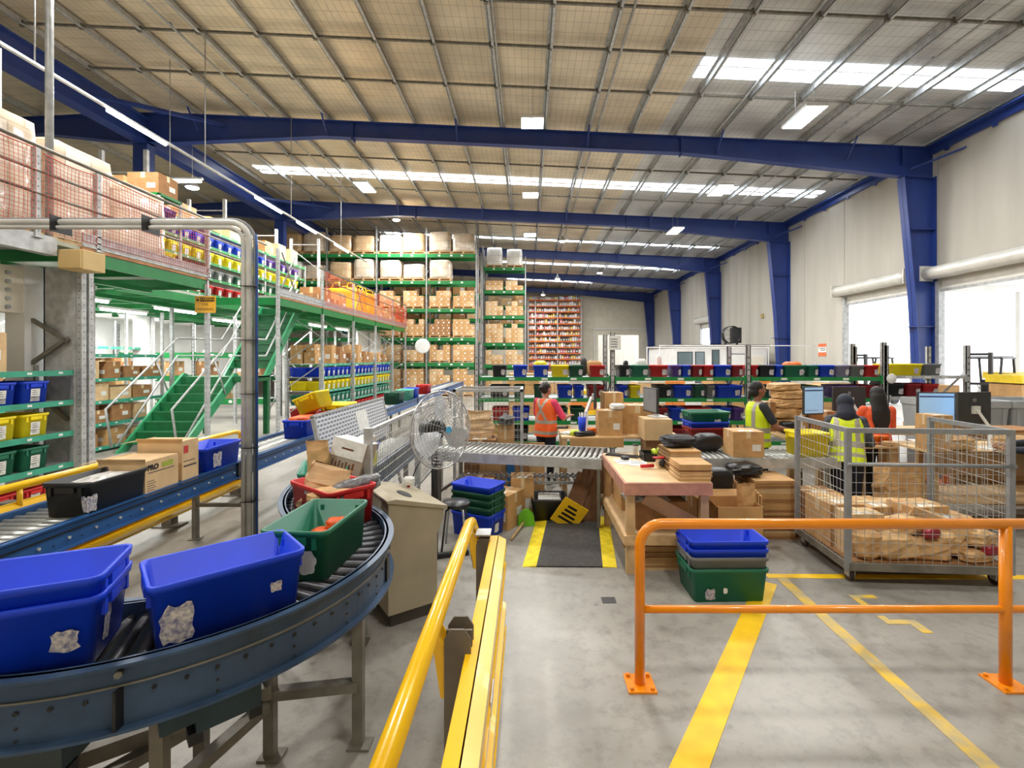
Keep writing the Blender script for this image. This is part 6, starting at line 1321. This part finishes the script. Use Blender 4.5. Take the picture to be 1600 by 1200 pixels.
for k in range(2):
    t = thing('plastic_stillage', ['large grey plastic stillage bin behind the dark monitor','second grey plastic stillage bin at the frame edge'][k], 'stillage', (7.35+1.15*k, 8.2, .55)); m = MB(); m.loft([rrect(.5,.4,.05,0), rrect(.55,.45,.05,.72), rrect(.57,.47,.05,.74), rrect(.57,.47,.05,.85), rrect(.52,.42,.05,.85), rrect(.46,.36,.05,.1)], 0, False)
    for q in range(5): m.box(-.5+.23*q, -.46+.23*q, -.46, -.40, .05, .72)
    m.build('bin_body', mat('stillage_grey', (176,180,182), .5, 0, .05, 3), t); m = MB()
    for a in (-.4, 0, .4): m.box(a-.06, a+.06, -.4, .4, -.55, 0)
    m.build('stand_foot', grey_p, t)
t = thing('pallet_jack', 'hand pallet jack with black loop handle before the stillage bins', 'pallet jack', (6.95, 7.6, 0)); MB().tube([(-.02,0,1.05),(-.16,0,1.3),(-.17,0,1.42),(-.08,0,1.5),(.1,0,1.5),(.2,0,1.42),(.19,0,1.3)], .018, 8).build('loop_handle', black_p, t); MB().tube([(0,0,.2),(0,0,1.46)], .022, 8).build('handle_shaft', dark_grey, t); MB().box(-.26,-.1,.0,1.1,.03,.1).box(.1,.26,.0,1.1,.03,.1).box(-.26,.26,-.1,.05,.03,.3).build('fork_frame', tm('orange'), t)
flat_stack((7.0, 7.0, .0), .9, .5, 30, .036, 'flattened brown carton in the floor pile at the right edge', 'flattened cartons at the right edge', 21)

# ---------------------------------------------------------------- outside the roller doors
structure(MB().box(XR+.2, 22, 4, 23, 5.3, 5.45), 'canopy_roof', white_paint, 'white canopy roof over the yard outside the doors', 'canopy')
t = thing('canopy_frame', 'galvanised canopy framing outside the roller doors', 'frame', (17, 12, 0))
for y in (9, 13, 17, 21): MB().box(XR+.2, 22, y-.06, y+.06, 5.05, 5.3).build('canopy_rafter', white_paint, t, world=True)
for y in (5, 21): MB().box(21.7, 21.9, y-.1, y+.1, 0, 5.05).build('canopy_post', white_paint, t, world=True)
def forklift(loc, rz, label):
    t = thing('forklift', label, 'forklift', loc, rz, 'forklifts in the yard'); wl = mat('forklift_white', (222,226,230), .35, 0, .04, 3)
    m = MB(); m.prism([(-.5,.25),(.75,.25),(1.25,.35),(1.25,1.05),(.9,1.15),(.55,.75),(-.1,.75),(-.5,.95)], -.5, .5); m.build('body', wl, t, bev=.02); m = MB(); m.box(-.1,.45,-.28,.28,.75,.9).box(.35,.5,-.28,.28,.9,1.35); m.build('seat', black_p, t); m = MB()
    for y in (-.45, .45): m.bar((-.5,y,.9),(-.25,y,2.1),.06,.06).bar((.95,y,1.1),(.75,y,2.1),.06,.06)
    m.box(-.3,.85,-.48,.48,2.08,2.14)
    for k in range(5): m.bar((-.2+.22*k,-.48,2.16),(-.2+.22*k,.48,2.16),.03,.03)
    m.build('overhead_guard', dark_grey, t); m = MB()
    for y in (-.3, .3): m.box(-.75,-.62,y-.05,y+.05,.1,2.3)
    for z in (.3,1.2,2.2): m.box(-.72,-.64,-.3,.3,z,z+.08)
    m.build('mast', dark_grey, t); m = MB()
    for y in (-.25,.25): m.box(-1.7,-.75,y-.05,y+.05,.1,.14).box(-.8,-.75,y-.05,y+.05,.1,.6)
    m.build('fork', black_p, t); M = Matrix.Translation((-.3,0,1.15)) @ Matrix.Rotation(.9,4,'Y'); MB().lathe([(.15,0),(.17,.01),(.15,.02)], 18, 0, M).build('steering_wheel', black_p, t)
    for x in (-.35,.9):
        for y in (-.5,.42): MB().cyl((x,y,.26),(x,y+.12,.26),.26,18).build('wheel', black_p, t)
    return t
forklift((15.9, 16.4, 0), .5, 'white forklift seen through the nearest roller door opening'); forklift((15.9, 22, 0), .3, 'white forklift seen through the middle roller door opening')
for k, (x, y, lab) in enumerate(((17.0, 16.2, 'mesh-sided pallet of goods outside beside the forklift'), (17.6, 17.2, 'pallet with yellow lid farther outside the nearest door'), (15.0, 14.4, 'pallet of orange cartons just outside the nearest door'), (18.9, 17.4, 'pallet with yellow lid at the frame edge outside'), (16.4, 15.2, 'pallet of pale cartons outside near the door edge'))):
    t = thing('yard_pallet', lab, 'pallet load', (x, y, 0)); link('pallet', PM, parent=t); m = MB()
    for q in range(3):
        for i in range(2): m.box(-.5+.5*i, -.02+.5*i, -.5, .5, .14+.4*q, .52+.4*q, (q+i+k) % 2)
    m.build('stacked_boxes', [card, mat('goods_orange', (226,140,70), .5, 0, .08)] if k != 4 else [card2, white_p], t); MB().box(-.56,.56,-.56,.56,1.36,1.6).build('yellow_lid', mat('lid_yellow', (246,214,50), .5, 0, .05), t)
# ---------------------------------------------------------------- people
def remesh(o, v=.009, sm=4):
    r_ = o.modifiers.new('r', 'REMESH'); r_.mode = 'VOXEL'; r_.voxel_size = v; r_.use_smooth_shade = True
    s_ = o.modifiers.new('s', 'SMOOTH'); s_.factor = .5; s_.iterations = sm; return o
def ring(z, rx, ry, oy=0, ox=0, n=40): return [(ox+rx*math.copysign(abs(math.cos(2*PI*j/n))**.85, math.cos(2*PI*j/n)), oy+ry*math.copysign(abs(math.sin(2*PI*j/n))**.85, math.sin(2*PI*j/n)), z) for j in range(n)]
def dense(rs, k=6):
    out = []
    for a, b_ in zip(rs[:-1], rs[1:]):
        for i in range(k): out.append(tuple(p+(q-p)*i/k for p, q in zip(a, b_)))
    out.append(rs[-1]); return out
skinA = mat('skin_tan', (186,128,100), .5, 0, .04, 8); skinB = mat('skin_brown', (150,98,74), .5, 0, .04, 8)
hair_m = mat('dark_hair', (40,28,24), .4, 0, .2, 40, .3); hair_b = mat('black_hair', (24,20,22), .6, 0, .2, 40, .3)
navy = mat('navy_cloth', (26,32,50), .7, 0, .1, 14, .2); charcoal = mat('charcoal_shirt', (44,46,52), .75, 0, .1, 14, .2); pink = mat('pink_shirt', (226,62,104), .7, 0, .06, 10, .2)
vo = mat('orange_vest', (250,104,36), .55, 0, .05, 8, .25); vy = mat('lime_vest', (222,242,24), .55, 0, .05, 8, .25); tape_r = mat('reflective_tape', (178,172,160), .4, .2, .05, 20); black_c = mat('black_cloth2', (30,30,34), .75, 0, .1, 14)
def hand(m, wr, d, up, curl=.5, side=1):
    """palm and five separate fingers, running along d, back of the hand toward up"""
    d = Vector(d).normalized(); up = Vector(up); up = (up-d*up.dot(d)).normalized(); lat = d.cross(up)*side; wr = Vector(wr)
    for k in range(4):
        o = (k-1.5)*.019; m.cap(wr+lat*o*.5, wr+d*.078+lat*o, .014, .0115, 8)
    for k, L in enumerate((.066, .076, .071, .056)):
        o = (k-1.5)*.0205; p0 = wr+d*.08+lat*o; d1 = (d-up*curl*.5+lat*(k-1.5)*.05).normalized(); p1 = p0+d1*L*.5; d2 = (d-up*curl*1.3).normalized(); p2 = p1+d2*L*.5; m.cap(p0, p1, .0098, .0088, 8); m.cap(p1, p2, .0088, .0074, 8)
    p0 = wr+d*.022-lat*.026; p1 = p0+(d*.7-lat*.75-up*.25).normalized()*.038; p2 = p1+(d*.95-lat*.2-up*.3).normalized()*.03; m.cap(p0, p1, .0125, .0105, 8); m.cap(p1, p2, .0105, .0085, 8)
def person(label, loc, rz, skin, arms, top, legs_m, vest=None, vfun=None, hair=None, sleeve=.55, s=1., headrot=0., lean=0., feet=((.10,.0),(-.10,.0)), hijab=False):
    P = thing('person', label, 'person', loc, rz); P.scale = (s, s, s)
    B = Matrix.Translation((0,0,.92)) @ Matrix.Rotation(-lean, 4, 'X') @ Matrix.Translation((0,0,-.92))
    def up(v): return B @ Vector(v)
    m = MB(); torso = dense([(.86,.165,.115,0),(.93,.17,.12,0),(1.05,.145,.105,.005),(1.18,.15,.11,.008),(1.3,.17,.112,.0),(1.38,.15,.09,-.008),(1.43,.07,.06,-.01)], 3)
    m.loft([ring(*q) for q in torso], M=B)
    hips = [(.095,0,.88), (-.095,0,.88)]
    for (hx, hy, hz), (fx, fy) in zip(hips, feet):
        k_ = Vector((hx*1.05, fy*.55+.03, .48)); a_ = Vector((fx, fy-.02, .085)); m.cap((hx,hy,hz), k_, .088, .056); m.cap(k_, a_, .054, .036); m.cap(a_+Vector((0,-.02,-.045)), a_+Vector((fx*.15,.15,-.05)), .034, .03)
    ends = []
    for side, (el, wr) in zip((1, -1), arms):
        sh = up((side*.178, -.005, 1.365)); el, wr = Vector(el), Vector(wr); m.cap(sh, el, .05, .040); m.cap(el, wr, .039, .027); hand(m, wr+(wr-el).normalized()*.01, (wr-el), (0,0,1) if abs((wr-el).normalized().z) < .8 else (0,1,0), .5, side); ends.append((sh, el, wr))
    m.cap(up((0,-.012,1.39)), up((0,.008,1.5)), .056, .05)
    T = B @ Matrix.Translation((0,.0,1.47)) @ Matrix.Rotation(headrot, 4, 'Z') @ Matrix.Translation((0,0,-1.47))
    m.ball((0,.012,1.59), (.077,.096,.108), 20, 0, T); m.ball((0,.045,1.53), (.056,.058,.058), 16, 0, T); m.ball((0,.075,1.497), (.028,.024,.022), 12, 0, T)
    for a, b_, r1, r2 in (((0,.102,1.60),(0,.122,1.565),.011,.015), ((-.014,.098,1.558),(.014,.098,1.558),.010,.010), ((-.02,.088,1.528),(.02,.088,1.528),.011,.011), ((-.045,.082,1.622),(.045,.082,1.622),.012,.012)): m.cap(T @ Vector(a), T @ Vector(b_), r1, r2, 10)
    for x in (-1, 1): m.ball((x*.078,.0,1.578), (.011,.024,.032), 12, 0, T)
    remesh(m.build('body', skin, P), .0085, 3)
    for x in (-1, 1): MB().ball((x*.032,.094,1.598), (.012,.008,.008), 10, 0, T).build('eye', black_p, P)
    MB().box(-.024,.024,.094,.1005,1.5265,1.531, 0, T).build('mouth', mat('lip', (140,70,66), .5, 0, .05), P)
    # trousers and shoes
    m = MB(); m.loft([ring(z, rx, ry, oy) for z, rx, ry, oy in dense([(.82,.178,.135,0),(.9,.178,.132,0),(.98,.165,.12,0)], 3)])
    for (hx, hy, hz), (fx, fy) in zip(hips, feet):
        k_ = Vector((hx*1.05, fy*.55+.03, .48)); a_ = Vector((fx, fy-.02, .11)); m.cap((hx,hy,hz-.01), k_, .104, .072); m.cap(k_, a_, .072, .058)
    remesh(m.build('trousers', legs_m, P), .012, 3)
    for (fx, fy) in feet:
        m = MB(); m.cap((fx, fy-.05, .052), (fx*1.15, fy+.14, .04), .05, .04); m.box(fx-.045, fx+.05, fy-.09, fy+.18, 0, .02); remesh(m.build('shoe', black_c, P), .01, 2)
    # top with sleeves
    m = MB(); m.loft([ring(*q) for q in dense([(.84,.185,.135,0),(.95,.183,.132,0),(1.06,.165,.122,.005),(1.2,.168,.127,.008),(1.31,.186,.126,0),(1.385,.16,.10,-.008),(1.425,.075,.068,-.01)], 3)], M=B)
    for sh, el, wr in ends:
        e2 = sh.lerp(el, min(1, sleeve/.55*.95)); m.cap(sh, e2, .064, .058)
        if sleeve > .6: m.cap(el, el.lerp(wr, .92), .055, .04)
    remesh(m.build('shirt', top, P), .011, 3)
    if vest:
        rs = dense([(.80,.208,.158,0),(.90,.203,.153,0),(1.05,.19,.145,.004),(1.2,.192,.147,.006),(1.30,.196,.142,.002),(1.36,.178,.122,-.004),(1.40,.15,.098,-.008),(1.425,.105,.08,-.01)], 8)
        m = MB(); m.loft([ring(q[0], q[1]*(1+.012*math.sin(q[0]*37)), q[2], q[3], n=64) for q in rs], 0, True, False, False, None, vfun); 
        m.v = [B @ v for v in m.v]; m.build('safety_vest', [vest, tape_r], P)
    if hijab:
        m = MB(); m.ball((0,-.002,1.60), (.106,.125,.128), 20, 0, T); m.cap(T @ Vector((0,-.03,1.56)), up((0,-.05,1.42)), .088, .12); m.ball(up((0,-.02,1.40)), (.16,.12,.07), 16); m.cap(T @ Vector((0,.02,1.5)), up((0,.07,1.38)), .07, .08); remesh(m.build('head_scarf', navy, P), .012, 5)
    if hair == 'bun':
        m = MB(); m.ball((0,-.012,1.615), (.085,.098,.10), 18, 0, T); m.ball((0,-.035,1.57), (.076,.07,.07), 16, 0, T); m.ball((0,-.125,1.60), (.04,.04,.045), 14, 0, T); remesh(m.build('hair', hair_m, P), .009, 4)
    if hair == 'tied':
        m = MB(); m.ball((0,-.016,1.622), (.086,.098,.098), 18, 0, T); m.ball((0,-.04,1.565), (.08,.074,.08), 16, 0, T); m.cap(T @ Vector((0,-.10,1.56)), T @ Vector((0,-.12,1.47)), .035, .02); remesh(m.build('hair', hair_b, P), .009, 4)
    if hair == 'long':
        m = MB(); m.ball((0,-.006,1.618), (.092,.108,.102), 18, 0, T); m.loft([ring(z, rx, ry, oy, n=24) for z, rx, ry, oy in dense([(1.04,.03,.015,-.125),(1.12,.085,.03,-.128),(1.22,.115,.04,-.125),(1.36,.118,.05,-.11),(1.46,.105,.075,-.065),(1.58,.098,.10,-.03),(1.66,.07,.08,-.01)], 4)]); remesh(m.build('hair', hair_b, P), .011, 3)
    return P
def v_cross(c):
    z, x, y = c.z, c.x, c.y
    if .835 < z < .885 or 1.02 < z < 1.075: return 1
    if z > 1.075 and y < 0 and (abs(x-(z-1.25)*.55) < .026 or abs(x+(z-1.25)*.55) < .026): return 1
    if z > 1.075 and y >= 0 and abs(abs(x)-.11) < .025: return 1
    return 0
def v_hoop(c):
    z, x, y = c.z, c.x, c.y
    if .87 < z < .925 or 1.0 < z < 1.06: return 1
    if z > 1.06 and abs(abs(x)-.115) < .026: return 1
    return 0
person('person in orange reflective vest and pink sleeves working at the rear table', (.30, 8.0, 0), math.radians(-40), skinA, (((.30,.10,1.10),(.24,.36,1.12)), ((-.27,.08,1.12),(-.10,.36,1.10))), pink, navy, vo, v_cross, 'bun', .5, 1.0, -.1)
person('person in yellow reflective vest with dark tied hair seen in profile at the work bench', (3.38, 6.98, 0), math.radians(-88), skinB, (((.26,.14,1.08),(.13,.40,1.03)), ((-.26,.16,1.08),(-.12,.42,1.03))), charcoal, navy, vy, v_hoop, 'tied', .4, 1.03, .0)
person('person in navy head scarf and yellow vest seen from behind the cage trolley', (4.02, 5.97, 0), math.radians(-28), skinA, (((.27,.14,1.06),(.16,.38,1.0)), ((-.26,.12,1.07),(-.1,.36,1.0))), mat('patterned_shirt', (76,80,92), .7, 0, .3, 40, .1), navy, vy, v_hoop, None, .7, .97, 0, .3, hijab=True)
person('person in orange top with long black hair turned away beside the lit monitor', (5.07, 6.88, 0), math.radians(-12), skinA, (((.25,.13,1.08),(.12,.36,1.02)), ((-.25,.13,1.08),(-.12,.36,1.02))), mat('orange_top', (240,98,52), .7, 0, .06, 10, .2), black_c, None, None, 'long', .5, .99)
person('person in navy long sleeves at the far edge of the parcel bench', (6.02, 5.42, 0), math.radians(55), skinB, (((.26,.12,1.08),(.14,.36,1.06)), ((-.26,.14,1.06),(-.12,.38,1.03))), navy, black_c, vy, v_hoop, 'tied', .7, 1.0)
